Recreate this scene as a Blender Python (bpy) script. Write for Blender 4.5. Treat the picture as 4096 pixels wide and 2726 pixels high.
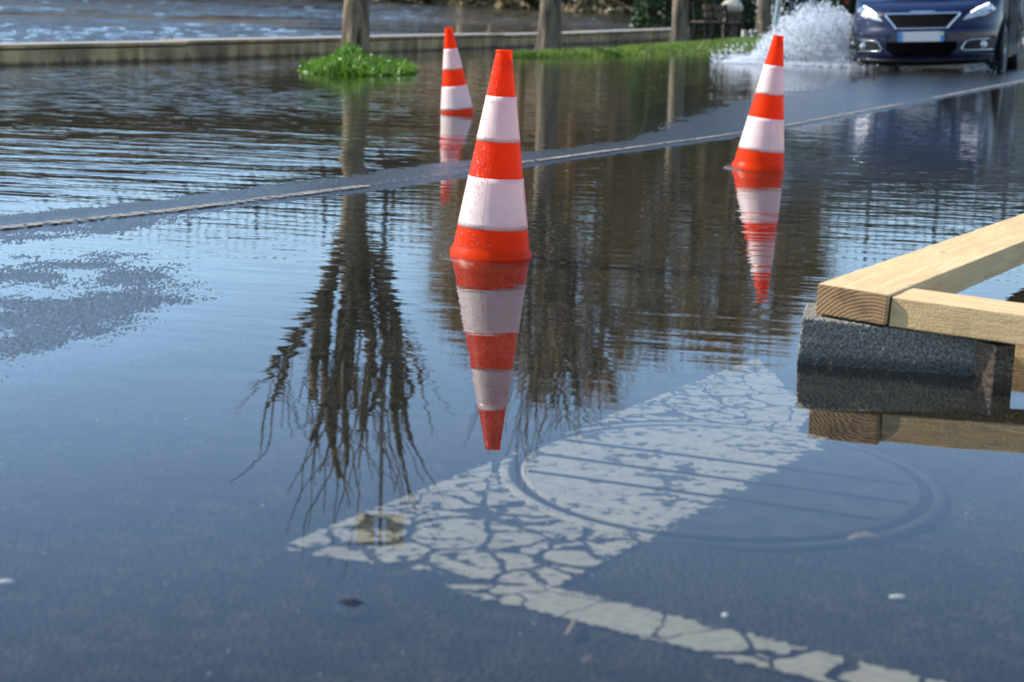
import bpy, bmesh, math, random
import numpy as np
from mathutils import Vector, Matrix, Euler, noise as mnoise
random.seed(7)
scene = bpy.context.scene
C = scene.collection
for o in list(bpy.data.objects): bpy.data.objects.remove(o)

# ------------------------------------------------------------------ camera
F_PX = 6810.0; PITCH = math.atan((1363+25)/F_PX); ROLL = 0.031; CAM_H = 0.737
cam = bpy.data.cameras.new('camera')
cam.sensor_width = 36.0; cam.lens = F_PX/4096*36
cam.clip_start = 0.05; cam.clip_end = 6000
cam.dof.use_dof = True; cam.dof.focus_distance = 4.6; cam.dof.aperture_fstop = 5.6
camo = bpy.data.objects.new('camera', cam); C.objects.link(camo)
camo.matrix_world = Matrix.Translation((0, 0, CAM_H)) @ Matrix.Rotation(math.pi/2-PITCH, 4, 'X') @ Matrix.Rotation(ROLL, 4, 'Z')
scene.camera = camo
S4 = 4096/2356
def ray(px, py):
    u = (px*S4-2048)/F_PX; v = -(py*S4-1363)/F_PX
    c, s = math.cos(ROLL), math.sin(ROLL)
    a = u*c-v*s; b = u*s+v*c
    return (a, math.cos(PITCH)+b*math.sin(PITCH), -math.sin(PITCH)+b*math.cos(PITCH))
def at(px, py, z=0.0):            # ground point seen at a pixel of the 2356 px wide photograph
    d = ray(px, py); t = (z-CAM_H)/d[2]
    return Vector((d[0]*t, d[1]*t, z))
def mirror(px, py, D):            # height and x of a thing at distance D whose reflection is seen at a pixel
    d = ray(px, py); t = D/d[1]
    return d[0]*t, -d[2]*t-CAM_H

# ------------------------------------------------------------------ light
SUN_AZ = math.radians(-78); SUN_EL = math.radians(38)   # azimuth from +Y, negative to the left
w = bpy.data.worlds.new('World'); scene.world = w; w.use_nodes = True
nt = w.node_tree; nt.nodes.clear()
sky = nt.nodes.new('ShaderNodeTexSky'); sky.sky_type = 'NISHITA'; sky.sun_disc = False
sky.sun_elevation = SUN_EL; sky.sun_rotation = SUN_AZ
sky.air_density = 1.0; sky.dust_density = 0.15; sky.ozone_density = 3.0
bg = nt.nodes.new('ShaderNodeBackground'); bg.inputs['Strength'].default_value = 0.15
wo = nt.nodes.new('ShaderNodeOutputWorld')
nt.links.new(sky.outputs[0], bg.inputs[0]); nt.links.new(bg.outputs[0], wo.inputs[0])
sl = bpy.data.lights.new('sun', 'SUN'); sl.energy = 4.3; sl.angle = math.radians(0.5); sl.color = (1.0, 0.95, 0.87)
so = bpy.data.objects.new('sun', sl); C.objects.link(so)
sd = Vector((math.sin(SUN_AZ)*math.cos(SUN_EL), math.cos(SUN_AZ)*math.cos(SUN_EL), math.sin(SUN_EL)))
so.rotation_euler = sd.to_track_quat('Z', 'Y').to_euler()
scene.view_settings.view_transform = 'Standard'; scene.view_settings.look = 'None'
scene.view_settings.exposure = 0.92; scene.view_settings.gamma = 1.0
scene.cycles.caustics_reflective = False; scene.cycles.caustics_refractive = False
scene.cycles.sample_clamp_indirect = 8.0; scene.cycles.max_bounces = 8; scene.cycles.transparent_max_bounces = 12

# ------------------------------------------------------------------ node helpers
class NT:
    def __init__(s, name):
        s.m = bpy.data.materials.new(name); s.m.use_nodes = True
        s.t = s.m.node_tree; s.t.nodes.clear()
        s.out = s.t.nodes.new('ShaderNodeOutputMaterial')
    def n(s, typ, **kw):
        nd = s.t.nodes.new('ShaderNode'+typ)
        for k, v in kw.items():
            if hasattr(nd, k) and k not in ('inputs',): setattr(nd, k, v)
        return nd
    def l(s, a, b): s.t.links.new(a, b)
    def inp(s, sock, v):
        if v is None: return
        if isinstance(v, bpy.types.NodeSocket): s.l(v, sock)
        else:
            if isinstance(v, tuple) and len(v) == 3 and sock.type == 'RGBA': v = v+(1,)
            sock.default_value = v
    def math(s, op, a, b=None, c=None, clamp=False):
        nd = s.n('Math', operation=op); nd.use_clamp = clamp
        s.inp(nd.inputs[0], a)
        if b is not None: s.inp(nd.inputs[1], b)
        if c is not None: s.inp(nd.inputs[2], c)
        return nd.outputs[0]
    def mul(s, a, b): return s.math('MULTIPLY', a, b)
    def add(s, a, b): return s.math('ADD', a, b)
    def ramp(s, v, a, b, lo=0.0, hi=1.0, smooth=True):
        nd = s.n('MapRange'); nd.interpolation_type = 'SMOOTHSTEP' if smooth else 'LINEAR'
        s.inp(nd.inputs['Value'], v)
        for k, x in (('From Min', a), ('From Max', b), ('To Min', lo), ('To Max', hi)): nd.inputs[k].default_value = x
        return nd.outputs[0]
    def pos(s): return s.n('NewGeometry').outputs['Position']
    def obj(s): return s.n('TexCoord').outputs['Object']
    def sep(s, v):
        nd = s.n('SeparateXYZ'); s.l(v, nd.inputs[0]); return nd.outputs
    def mapping(s, v, scale=(1, 1, 1), rot=(0, 0, 0), loc=(0, 0, 0)):
        nd = s.n('Mapping'); s.l(v, nd.inputs[0])
        nd.inputs['Scale'].default_value = scale; nd.inputs['Rotation'].default_value = rot; nd.inputs['Location'].default_value = loc
        return nd.outputs[0]
    def noise(s, v, scale, detail=3.0, rough=0.5, dist=0.0, col=False):
        nd = s.n('TexNoise'); s.inp(nd.inputs['Vector'], v)
        nd.inputs['Scale'].default_value = scale; nd.inputs['Detail'].default_value = detail
        nd.inputs['Roughness'].default_value = rough; nd.inputs['Distortion'].default_value = dist
        return nd.outputs['Color' if col else 0]
    def voro(s, v, scale, feature='F1', out='Distance', rnd=1.0):
        nd = s.n('TexVoronoi'); nd.feature = feature; s.inp(nd.inputs['Vector'], v)
        nd.inputs['Scale'].default_value = scale; nd.inputs['Randomness'].default_value = rnd
        return nd.outputs[out]
    def mix(s, f, a, b):
        nd = s.n('Mix'); nd.data_type = 'RGBA'; s.inp(nd.inputs[0], f); s.inp(nd.inputs[6], a); s.inp(nd.inputs[7], b)
        return nd.outputs[2]
    def bump(s, h, dist=1.0, strength=1.0, normal=None):
        nd = s.n('Bump'); s.inp(nd.inputs['Height'], h); nd.inputs['Distance'].default_value = dist
        nd.inputs['Strength'].default_value = strength
        if normal is not None: s.l(normal, nd.inputs['Normal'])
        return nd.outputs[0]
    def bsdf(s, col, rough=0.6, metal=0.0, normal=None, **kw):
        nd = s.n('BsdfPrincipled'); s.inp(nd.inputs['Base Color'], col); s.inp(nd.inputs['Roughness'], rough)
        s.inp(nd.inputs['Metallic'], metal)
        if normal is not None: s.l(normal, nd.inputs['Normal'])
        for k, v in kw.items(): s.inp(nd.inputs[k], v)
        return nd.outputs[0]
    def mixsh(s, f, a, b):
        nd = s.n('MixShader'); s.inp(nd.inputs[0], f); s.l(a, nd.inputs[1]); s.l(b, nd.inputs[2]); return nd.outputs[0]
    def end(s, sh): s.l(sh, s.out.inputs[0]); return s.m

def simple(name, col, rough=0.6, metal=0.0, var=0.15, scale=8.0, bump=0.0, bscale=60.0, **kw):
    t = NT(name); p = t.obj()
    n = t.noise(p, scale, 4)
    f = t.ramp(n, 0.3, 0.7, 0, 1)
    c = t.mix(f, tuple(x*(1-var) for x in col), tuple(min(1, x*(1+var)) for x in col))
    nrm = t.bump(t.noise(p, bscale, 3), bump) if bump else None
    return t.end(t.bsdf(c, rough, metal, nrm, **kw))

# ------------------------------------------------------------------ mesh helpers
def link(name, me, mat, parent=None):
    o = bpy.data.objects.new(name, me); C.objects.link(o)
    if mat is not None and not me.materials:
        for m in (mat if isinstance(mat, (list, tuple)) else [mat]): me.materials.append(m)
    if parent is not None: o.parent = parent
    return o
def mesh_np(name, V, Fq, mat, parent=None, smooth=True):
    """fast mesh from numpy arrays; Fq is (n,3) or (n,4)"""
    V = np.asarray(V, dtype=np.float32); Fq = np.asarray(Fq, dtype=np.int32); k = Fq.shape[1]
    me = bpy.data.meshes.new(name)
    me.vertices.add(len(V)); me.vertices.foreach_set('co', V.ravel())
    me.loops.add(Fq.size); me.loops.foreach_set('vertex_index', Fq.ravel())
    me.polygons.add(len(Fq)); me.polygons.foreach_set('loop_start', np.arange(0, Fq.size, k, dtype=np.int32))
    me.polygons.foreach_set('loop_total', np.full(len(Fq), k, dtype=np.int32))
    me.update(calc_edges=True)
    if smooth: me.polygons.foreach_set('use_smooth', np.ones(len(Fq), dtype=bool))
    return link(name, me, mat, parent)
def obj_bm(name, bm, mat, parent=None, smooth=False, recalc=True):
    if recalc: bmesh.ops.recalc_face_normals(bm, faces=bm.faces[:])
    me = bpy.data.meshes.new(name); bm.to_mesh(me); bm.free()
    if smooth:
        for p in me.polygons: p.use_smooth = True
    return link(name, me, mat, parent)
def smooth_angle(o, deg=35):
    me = o.data
    for p in me.polygons: p.use_smooth = True
    bm = bmesh.new(); bm.from_mesh(me)
    for e in bm.edges:
        if len(e.link_faces) == 2 and e.calc_face_angle(0) > math.radians(deg): e.smooth = False
    bm.to_mesh(me); bm.free()
def tag(o, label=None, cat=None, group=None, kind=None):
    if label: o['label'] = label
    if cat: o['category'] = cat
    if group: o['group'] = group
    if kind: o['kind'] = kind
    return o
def empty(name, loc=(0, 0, 0), rz=0.0, label=None, cat=None, group=None):
    o = bpy.data.objects.new(name, None); C.objects.link(o); o.empty_display_size = 0.1
    o.location = loc; o.rotation_euler = (0, 0, rz); return tag(o, label, cat, group)
def box(bm, c, s, rz=0.0, bevel=0.0):
    r = bmesh.ops.create_cube(bm, size=1.0); vs = r['verts']
    bmesh.ops.scale(bm, vec=s, verts=vs)
    if bevel:
        es = list({e for v in vs for e in v.link_edges})
        rb = bmesh.ops.bevel(bm, geom=es, offset=bevel, segments=2, affect='EDGES', profile=0.6)
        vs = list({v for f in rb['faces'] for v in f.verts} | {v for v in vs if v.is_valid})
        # collect whole island
        seen = set(vs); st = list(vs)
        while st:
            v = st.pop()
            for e in v.link_edges:
                o = e.other_vert(v)
                if o not in seen: seen.add(o); st.append(o)
        vs = list(seen)
    if rz: bmesh.ops.rotate(bm, cent=(0, 0, 0), matrix=Matrix.Rotation(rz, 3, 'Z'), verts=vs)
    bmesh.ops.translate(bm, vec=c, verts=vs)
    return vs
def lathe(prof, seg=48, bm=None, cap=False):
    bm = bm or bmesh.new(); rings = []
    for r, z in prof:
        rings.append([bm.verts.new((r*math.cos(2*math.pi*i/seg), r*math.sin(2*math.pi*i/seg), z)) for i in range(seg)])
    for a, b in zip(rings, rings[1:]):
        for i in range(seg): bm.faces.new((a[i], a[(i+1) % seg], b[(i+1) % seg], b[i]))
    if cap: bm.faces.new(rings[0][::-1]); bm.faces.new(rings[-1])
    return bm
class Tubes:
    def __init__(s): s.V = []; s.F = []
    def tube(s, pts, rad, n=6, jit=0.0, rng=random):
        base = len(s.V); P = [Vector(p) for p in pts]; m = len(P); up = Vector((0.31, 0.17, 0.93))
        for i, p in enumerate(P):
            d = (P[min(i+1, m-1)]-P[max(i-1, 0)])
            if d.length < 1e-7: d = Vector((0, 0, 1))
            d.normalize(); a = d.cross(up)
            if a.length < 0.05: a = d.cross(Vector((1, 0, 0)))
            a.normalize(); b = d.cross(a)
            for k in range(n):
                t = 2*math.pi*k/n; r = rad[i]*(1+(rng.uniform(-jit, jit) if jit else 0))
                q = p+a*(r*math.cos(t))+b*(r*math.sin(t)); s.V.append((q.x, q.y, q.z))
        for i in range(m-1):
            for k in range(n):
                k2 = (k+1) % n
                s.F.append((base+i*n+k, base+i*n+k2, base+(i+1)*n+k2, base+(i+1)*n+k))
    def build(s, name, mat, parent=None): return mesh_np(name, s.V, s.F, mat, parent)

def vnoise(x, y, seed=0):          # value noise on a lattice, numpy
    xi = np.floor(x).astype(np.int64); yi = np.floor(y).astype(np.int64)
    fx = x-xi; fy = y-yi; fx = fx*fx*(3-2*fx); fy = fy*fy*(3-2*fy)
    def h(a, b):
        n = (a*374761393+b*668265263+seed*974711) & 0xffffffff
        n = ((n ^ (n >> 13))*1274126177) & 0xffffffff
        n = (n ^ (n >> 16)) & 0xffffff
        return n/float(0xffffff)
    return (h(xi, yi)*(1-fx)+h(xi+1, yi)*fx)*(1-fy)+(h(xi, yi+1)*(1-fx)+h(xi+1, yi+1)*fx)*fy
def fbm(x, y, oct=3, seed=0):
    v = 0; a = 0.5; s = 0
    for k in range(oct):
        v = v+a*vnoise(x*(2**k), y*(2**k), seed+k*17); s += a; a *= 0.5
    return v/s-0.5

# ------------------------------------------------------------------ road geometry
LP = [at(*p) for p in ((0, 528), (400, 486), (830, 432), (1210, 375), (1640, 317), (1810, 290), (2060, 243), (2310, 195))]
d0 = (LP[1]-LP[0]).normalized(); d1 = (LP[-1]-LP[-2]).normalized()
LX = [LP[0].x-d0.x*8]+[p.x for p in LP]+[LP[-1].x+d1.x*40]
LY = [LP[0].y-d0.y*8]+[p.y for p in LP]+[LP[-1].y+d1.y*40]
def line_x(y): return np.interp(y, LY, LX)
ND = Vector((0.86, -0.5))           # across the road, to the right
BLOB = at(60, 690); TIP = at(458, 690)
def height(x, y):                   # road surface; the flood stands at z = 0
    x = np.asarray(x, float); y = np.asarray(y, float)
    s = (x-line_x(y))*0.86
    wdt = np.interp(y, [4, 7.2, 9, 11, 13, 20], [0.26, 0.26, 0.24, 0.7, 1.0, 1.4])
    crest = 0.0045*(1-np.abs(s+wdt/2-0.02)/(wdt/2+0.03))
    left = np.clip(crest, -0.012, 1)-np.clip(-s-wdt-0.1, 0, 8)*0.016
    right = np.clip(0.004-0.06*np.clip(s-0.02, 0, 9), -0.010, 1)-np.clip(s-0.2, 0, 3)*0.0075
    h = np.where(s < -wdt/2, left, np.where(s < 0, np.maximum(crest, 0.001), right))
    h = np.maximum(h, -0.09)
    # shallow hump on the left that breaks the surface
    ex = (x-BLOB.x)/(TIP.x-BLOB.x); ey = (y-BLOB.y)/0.80
    r = np.sqrt(ex*ex+ey*ey)
    hump = 0.0008-0.0060*np.clip(r-0.72, 0, 9)+0.0016*fbm(x*3.1+y, y*3.4, 2, 71)
    h = np.maximum(h, np.where(s > 0.02, hump, -1))
    strip = 0.001-0.02*np.clip(np.abs(s-0.12)-0.12, 0, 9)-0.012*np.clip(x-at(300, 520).x, 0, 9)
    h = np.maximum(h, np.where(s > 0, strip, -1))
    return h
def atg(px, py):                    # point of the submerged road seen at a pixel
    z = -0.02
    for _ in range(6): p = at(px, py, z); z = float(height(p.x, p.y))+0.005
    return p
def relief(x, y):
    return 0.0030*fbm(x*9, y*9, 2, 3)+0.0012*fbm(x*60, y*60, 2, 5)+0.0026*fbm(x*230, y*140, 1, 9)

# ================================================================== MATERIALS
def asphalt_mat():
    t = NT('wet_asphalt'); p = t.pos()
    big = t.noise(p, 1.3, 4, 0.6); mid = t.noise(p, 9, 4, 0.6); g = t.voro(p, 120)
    c = t.mix(t.ramp(big, 0.35, 0.65), (0.015, 0.015, 0.0145), (0.034, 0.032, 0.029))
    c = t.mix(t.ramp(t.noise(p, 24, 5, 0.7), 0.45, 0.68, 0, 0.75), c, (0.068, 0.055, 0.038))
    c = t.mix(t.ramp(g, 0.0, 0.40, 0.85, 0.0), c, (0.048, 0.045, 0.040))
    sp = t.voro(p, 26); c = t.mix(t.ramp(sp, 0.02, 0.035, 0.7, 0), c, (0.16, 0.15, 0.13))
    h = t.add(t.mul(g, 0.0045), t.mul(t.noise(p, 240, 2), 0.0025))
    nb = t.bump(h, 1.0)
    out = t.ramp(t.sep(p)[2], -0.004, 0.0005)
    c = t.mix(t.mul(out, 0.75), c, (0.010, 0.010, 0.011)); nc = t.bump(h, 1.0, 0.26)
    return t.end(t.bsdf(c, 0.45, 0.0, nb, **{'Coat Weight': t.mul(out, 0.9), 'Coat Roughness': 0.16, 'Coat IOR': 1.33, 'Coat Normal': nc, 'Specular IOR Level': t.mul(out, 0.12)}))
def paint_mat(name, cell, gap, fine, col=(0.62, 0.60, 0.55), seed=0.0, edge=0.5):
    """worn thermoplastic paint, broken into islands; uses UV x across/along for frayed edges"""
    t = NT(name); p = t.mapping(t.pos(), loc=(seed, seed*1.7, 0), scale=(1, 1, 0))
    wob = t.n('VectorMath', operation='ADD'); t.l(p, wob.inputs[0])
    nv = t.n('VectorMath', operation='SCALE'); t.l(t.noise(p, 18, 3, col=True), nv.inputs[0]); nv.inputs['Scale'].default_value = 0.055
    t.l(nv.outputs[0], wob.inputs[1]); q = wob.outputs[0]
    crack = t.voro(q, cell, 'DISTANCE_TO_EDGE', rnd=1.0)
    lf = t.noise(p, 3.2, 2); gp = t.ramp(lf, 0.35, 0.7, gap*0.25, gap*1.7)
    isl = t.ramp(t.math('SUBTRACT', crack, gp), -0.012, 0.02) if gap > 0 else 1.0
    wear = t.noise(t.mapping(p, scale=(1, 1.3, 1)), 34, 5, 0.65); lw = t.noise(p, 4.5, 3)
    wm = t.ramp(t.add(wear, t.mul(t.math('SUBTRACT', lw, 0.5), 0.35)), fine-0.03, fine+0.03)
    uv = t.n('UVMap').outputs[0]; su = t.sep(uv)[0]      # 0 at the outline, 1 inside
    em = t.math('GREATER_THAN', t.add(su, t.mul(t.math('SUBTRACT', t.noise(p, 70, 4, 0.7), 0.5), 0.9*edge)), 0.06)
    mask = t.mul(t.mul(isl, wm) if gap > 0 else wm, em)
    dirt = t.noise(t.mapping(p, rot=(0, 0, 0.5), scale=(1, 3, 1)), 40, 4, 0.7)
    c = t.mix(t.ramp(dirt, 0.42, 0.7, 0, 0.75), col, tuple(x*0.42 for x in col))
    grime = t.noise(p, 5.5, 4, 0.6); c = t.mix(t.ramp(grime, 0.45, 0.7, 0, 0.45), c, tuple(x*0.5 for x in col))
    sh = t.bsdf(c, 0.6, 0, None, **{'Specular IOR Level': 0.05})
    tr = t.n('BsdfTransparent').outputs[0]
    return t.end(t.mixsh(mask, tr, sh))

def water_mat(name, river=False):
    t = NT(name); p = t.pos(); x, y, z = t.sep(p)
    # distance left of the road line (straight approximation)
    a, b = LP[1], LP[-2]; dv = (b-a).normalized()
    s = t.math('SUBTRACT', t.mul(t.math('SUBTRACT', x, a.x), dv.y), t.mul(t.math('SUBTRACT', y, a.y), dv.x))
    rot = t.mapping(p, rot=(0, 0, math.radians(9)))
    if river:
        calm = t.noise(t.mapping(p, scale=(0.05, 0.13, 1), rot=(0, 0, 0.25)), 1.0, 3, 0.6)
        lam = t.ramp(calm, 0.36, 0.50, 0.06, 1.0)
        h = t.add(t.mul(t.noise(t.mapping(p, scale=(1.1, 2.6, 1)), 1.3, 3, 0.6), 0.02), t.mul(t.noise(t.mapping(p, scale=(1.4, 3, 1)), 4.5, 3, 0.6), 0.022))
        h = t.mul(h, lam); murk = 0.9; body = (0.030, 0.025, 0.014)
    else:
        wa = t.noise(t.mapping(rot, scale=(0.42, 1.9, 1)), 2.4, 2, 0.45, 0.4)
        wb = t.noise(t.mapping(rot, scale=(0.6, 2.0, 1)), 6.5, 2, 0.5)
        wc = t.noise(t.mapping(rot, scale=(0.7, 1.4, 1)), 15, 2, 0.5)
        left = t.ramp(s, -0.25, -1.1)
        near = t.ramp(y, 7.0, 10.0, 1.0, 0.07)                     # the wind ripples die away towards the trees
        xy = t.add(t.math('DIVIDE', x, y), t.ramp(y, 8.0, 13.0, 0.0, 0.15, False)); side = t.ramp(xy, -0.06, 0.03, 1.0, 0.10)
        gl = t.mul(left, t.mul(near, side))
        patch = t.ramp(t.noise(t.mapping(p, scale=(1, 0.6, 1)), 0.55, 2), 0.38, 0.62, 0.25, 1.0)
        choppy = t.mul(t.mul(left, t.ramp(y, 9, 12)), t.mul(side, patch))
        wb3 = t.math('POWER', t.math('MAXIMUM', t.math('SUBTRACT', wb, 0.50), 0.0), 1.6)
        la = t.add(t.mul(gl, 0.0175), t.mul(t.ramp(y, 2.2, 5.5), 0.0014))
        lb = t.add(t.mul(gl, 0.0034), t.mul(t.ramp(y, 2.1, 5.5), 0.0013))
        lc = t.add(t.mul(gl, 0.0007), t.mul(t.ramp(y, 2.6, 7.0, 0.04, 1), 0.00022))
        h = t.add(t.add(t.mul(wa, la), t.mul(wb, lb)), t.mul(wc, lc))
        h = t.add(h, t.mul(choppy, t.mul(wb3, 0.13)))
        murk = t.add(t.ramp(s, 0.3, -2.0, 0.0, 0.34), t.ramp(y, 2.0, 9, 0.03, 0.10)); body = (0.050, 0.039, 0.022)
    nb = t.bump(h, 1.0)
    dt = t.n('VectorMath', operation='DOT_PRODUCT'); t.l(nb, dt.inputs[0]); t.l(t.n('NewGeometry').outputs['Incoming'], dt.inputs[1])
    cs = t.math('ABSOLUTE', dt.outputs['Value'])
    fres = t.add(t.mul(t.math('POWER', t.math('SUBTRACT', 1.0, cs, clamp=True), 5.0), 0.98), 0.02)
    gl_ = t.n('BsdfGlossy'); gl_.inputs['Roughness'].default_value = 0.0; gl_.inputs['Color'].default_value = (1, 1, 1, 1); t.l(nb, gl_.inputs['Normal'])
    tr = t.n('BsdfTransparent'); tr.inputs['Color'].default_value = (0.74, 0.76, 0.72, 1)
    df = t.n('BsdfDiffuse'); df.inputs['Color'].default_value = body+(1,)
    inner = t.mixsh(murk, tr.outputs[0], df.outputs[0])
    return t.end(t.mixsh(fres, inner, gl_.outputs[0]))

def bark_mat(name, dark, light, mottle):
    t = NT(name); p = t.obj()
    v = t.mapping(p, scale=(1, 1, 0.28))
    n = t.noise(v, 9, 5, 0.65, 0.6); n2 = t.noise(p, 2.6, 3)
    c = t.mix(t.ramp(n, 0.38, 0.62), dark, light)
    c = t.mix(t.ramp(n2, 0.5, 0.7, 0, 0.7), c, mottle)  # third bark tone in random patches
    sp = t.voro(p, 28); c = t.mix(t.ramp(sp, 0.05, 0.12, 0.6, 0), c, (0.42, 0.40, 0.34))
    h = t.add(t.mul(n, 0.03), t.mul(t.noise(v, 40, 4, 0.6), 0.008))
    return t.end(t.bsdf(c, 0.9, 0, t.bump(h, 1.0)))

M = {}
M['asphalt'] = asphalt_mat()
M['water'] = water_mat('flood_water'); M['river'] = water_mat('river_water', True)
M['bark'] = bark_mat('plane_bark', (0.070, 0.050, 0.027), (0.23, 0.165, 0.095), (0.28, 0.22, 0.15))
M['bark_pale'] = bark_mat('pale_bark', (0.055, 0.042, 0.026), (0.17, 0.13, 0.085), (0.28, 0.24, 0.18))
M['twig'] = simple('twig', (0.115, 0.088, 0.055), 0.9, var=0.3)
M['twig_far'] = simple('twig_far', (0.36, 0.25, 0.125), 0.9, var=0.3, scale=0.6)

def cone_mat(name, col, trans):
    t = NT(name); p = t.obj()
    n = t.noise(p, 14, 4, 0.6); c = t.mix(t.ramp(n, 0.35, 0.7), col, tuple(x*0.86 for x in col))
    sc = t.noise(t.mapping(p, scale=(1, 1, 6)), 30, 3); c = t.mix(t.ramp(sc, 0.68, 0.76, 0, 0.35), c, tuple(x*0.5 for x in col))
    pb = t.bsdf(c, 0.38, 0, t.bump(t.noise(p, 25, 2), 0.0015), **{'Specular IOR Level': 0.15})
    tl = t.n('BsdfTranslucent'); t.inp(tl.inputs['Color'], trans)
    return t.end(t.mixsh(0.48, pb, tl.outputs[0]))
M['cone_orange'] = cone_mat('cone_orange', (0.95, 0.056, 0.001), (1.0, 0.15, 0.004))
def sleeve_mat():
    t = NT('reflective_sheeting'); p = t.obj(); x, y, z = t.sep(p)
    n = t.noise(p, 30, 4, 0.6); c = t.mix(t.ramp(n, 0.4, 0.8, 0, 1), (0.90, 0.89, 0.81), (0.82, 0.79, 0.70))
    scr = t.noise(t.mapping(p, scale=(1, 1, 9), rot=(0.2, 0, 0)), 24, 2); c = t.mix(t.ramp(scr, 0.70, 0.74, 0, 0.6), c, (0.30, 0.27, 0.24))
    ang = t.math('ARCTAN2', y, x)                        # overlap seam of the wrapped sheet
    seam = t.math('LESS_THAN', t.math('ABSOLUTE', t.math('SUBTRACT', ang, -1.95)), 0.012)
    c = t.mix(t.mul(seam, 0.6), c, (0.35, 0.33, 0.31))
    pb = t.bsdf(c, 0.30, 0, None, **{'Coat Weight': 0.3, 'Coat Roughness': 0.1})
    tl = t.n('BsdfTranslucent'); t.inp(tl.inputs['Color'], (0.96, 0.95, 0.85))
    return t.end(t.mixsh(0.40, pb, tl.outputs[0]))
M['sleeve'] = sleeve_mat()
M['rubber'] = simple('black_rubber', (0.018, 0.018, 0.02), 0.55, bump=0.002)
def drop_mat():
    t = NT('water_drop'); g_ = t.n('BsdfGlossy'); g_.inputs['Roughness'].default_value = 0.08
    lw = t.n('LayerWeight'); lw.inputs['Blend'].default_value = 0.25
    return t.end(t.mixsh(t.math('MAXIMUM', lw.outputs['Facing'], 0.22), t.n('BsdfTransparent').outputs[0], g_.outputs[0]))
M['drop'] = drop_mat()

def wood_mat():
    t = NT('fresh_sawn_timber'); p = t.obj(); x, y, z = t.sep(p)
    v = t.mapping(p, scale=(0.9, 9, 9))
    g = t.noise(v, 5.5, 4, 0.55, 0.8); f = t.noise(t.mapping(p, scale=(2.5, 60, 60)), 6, 3, 0.6)
    c = t.mix(t.ramp(g, 0.30, 0.72), (0.60, 0.375, 0.165), (0.72, 0.50, 0.25))
    c = t.mix(t.ramp(f, 0.40, 0.75, 0, 0.55), c, (0.52, 0.32, 0.13))
    big = t.noise(p, 3.0, 2); c = t.mix(t.ramp(big, 0.45, 0.75, 0, 0.4), c, (0.72, 0.52, 0.27))
    kd = t.voro(t.mapping(p, scale=(1, 2.2, 2.2)), 3.1); c = t.mix(t.ramp(kd, 0.035, 0.075, 0.75, 0), c, (0.27, 0.13, 0.05))
    fl = t.noise(t.mapping(p, scale=(7, 60, 60), rot=(0, 0, 0.12)), 2.2, 2); c = t.mix(t.ramp(fl, 0.73, 0.76, 0, 0.8), c, (0.22, 0.12, 0.05))
    # end grain: faces whose object normal points along the length
    nrm = t.n('TexCoord').outputs['Normal']; nx = t.math('ABSOLUTE', t.sep(nrm)[0])
    ring = t.n('TexWave'); ring.wave_type = 'RINGS'; ring.rings_direction = 'X'
    t.l(t.mapping(p, loc=(0, -0.02, 0.085)), ring.inputs['Vector'])
    ring.inputs['Scale'].default_value = 42; ring.inputs['Distortion'].default_value = 1.2; ring.inputs['Detail'].default_value = 2
    saw = t.noise(t.mapping(p, scale=(1, 22, 60), rot=(0.5, 0, 0)), 5, 3)
    ec = t.mix(t.ramp(ring.outputs['Fac'], 0.2, 0.9), (0.24, 0.135, 0.056), (0.31, 0.18, 0.078))
    ec = t.mix(t.ramp(t.noise(p, 16, 3), 0.5, 0.75, 0, 0.7), ec, (0.11, 0.055, 0.022))
    ec = t.mix(t.ramp(saw, 0.5, 0.8, 0, 0.4), ec, (0.33, 0.20, 0.09))
    c = t.mix(t.ramp(nx, 0.6, 0.8), c, ec)
    h = t.add(t.mul(f, 0.0016), t.mul(t.noise(p, 130, 4, 0.7), 0.0018))
    h = t.add(h, t.mul(ring.outputs['Fac'], t.mul(t.ramp(nx, 0.6, 0.8), 0.0008)))
    return t.end(t.bsdf(c, 0.72, 0, t.bump(h, 1.0)))
M['wood'] = wood_mat()
M['wet_wood'] = simple('soaked_timber', (0.055, 0.032, 0.018), 0.4, var=0.35, scale=14, bump=0.004)
def block_mat():
    t = NT('concrete_block'); p = t.obj()
    g = t.voro(p, 125); n = t.noise(p, 300, 3, 0.6); b = t.noise(p, 9, 3)
    c = t.mix(t.ramp(t.noise(p, 160, 4, 0.75), 0.36, 0.66), (0.080, 0.073, 0.062), (0.34, 0.31, 0.26))
    c = t.mix(t.ramp(b, 0.4, 0.7, 0, 0.45), c, (0.12, 0.115, 0.105))
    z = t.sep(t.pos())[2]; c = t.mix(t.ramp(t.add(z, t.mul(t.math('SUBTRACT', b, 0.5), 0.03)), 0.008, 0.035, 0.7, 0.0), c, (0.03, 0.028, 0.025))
    h = t.add(t.mul(g, -0.0045), t.mul(n, 0.0025))
    return t.end(t.bsdf(c, 0.75, 0, t.bump(h, 1.0), **{'Specular IOR Level': 0.3}))
M['block'] = block_mat()

# ================================================================== SETTING
# ground sheet to the horizon
bm = bmesh.new(); box(bm, (0, 250, -2.2), (900, 900, 1.0))
tag(obj_bm('ground', bm, simple('river_bed', (0.08, 0.07, 0.05), 0.9, var=0.3, scale=0.4)), kind='structure')
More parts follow.
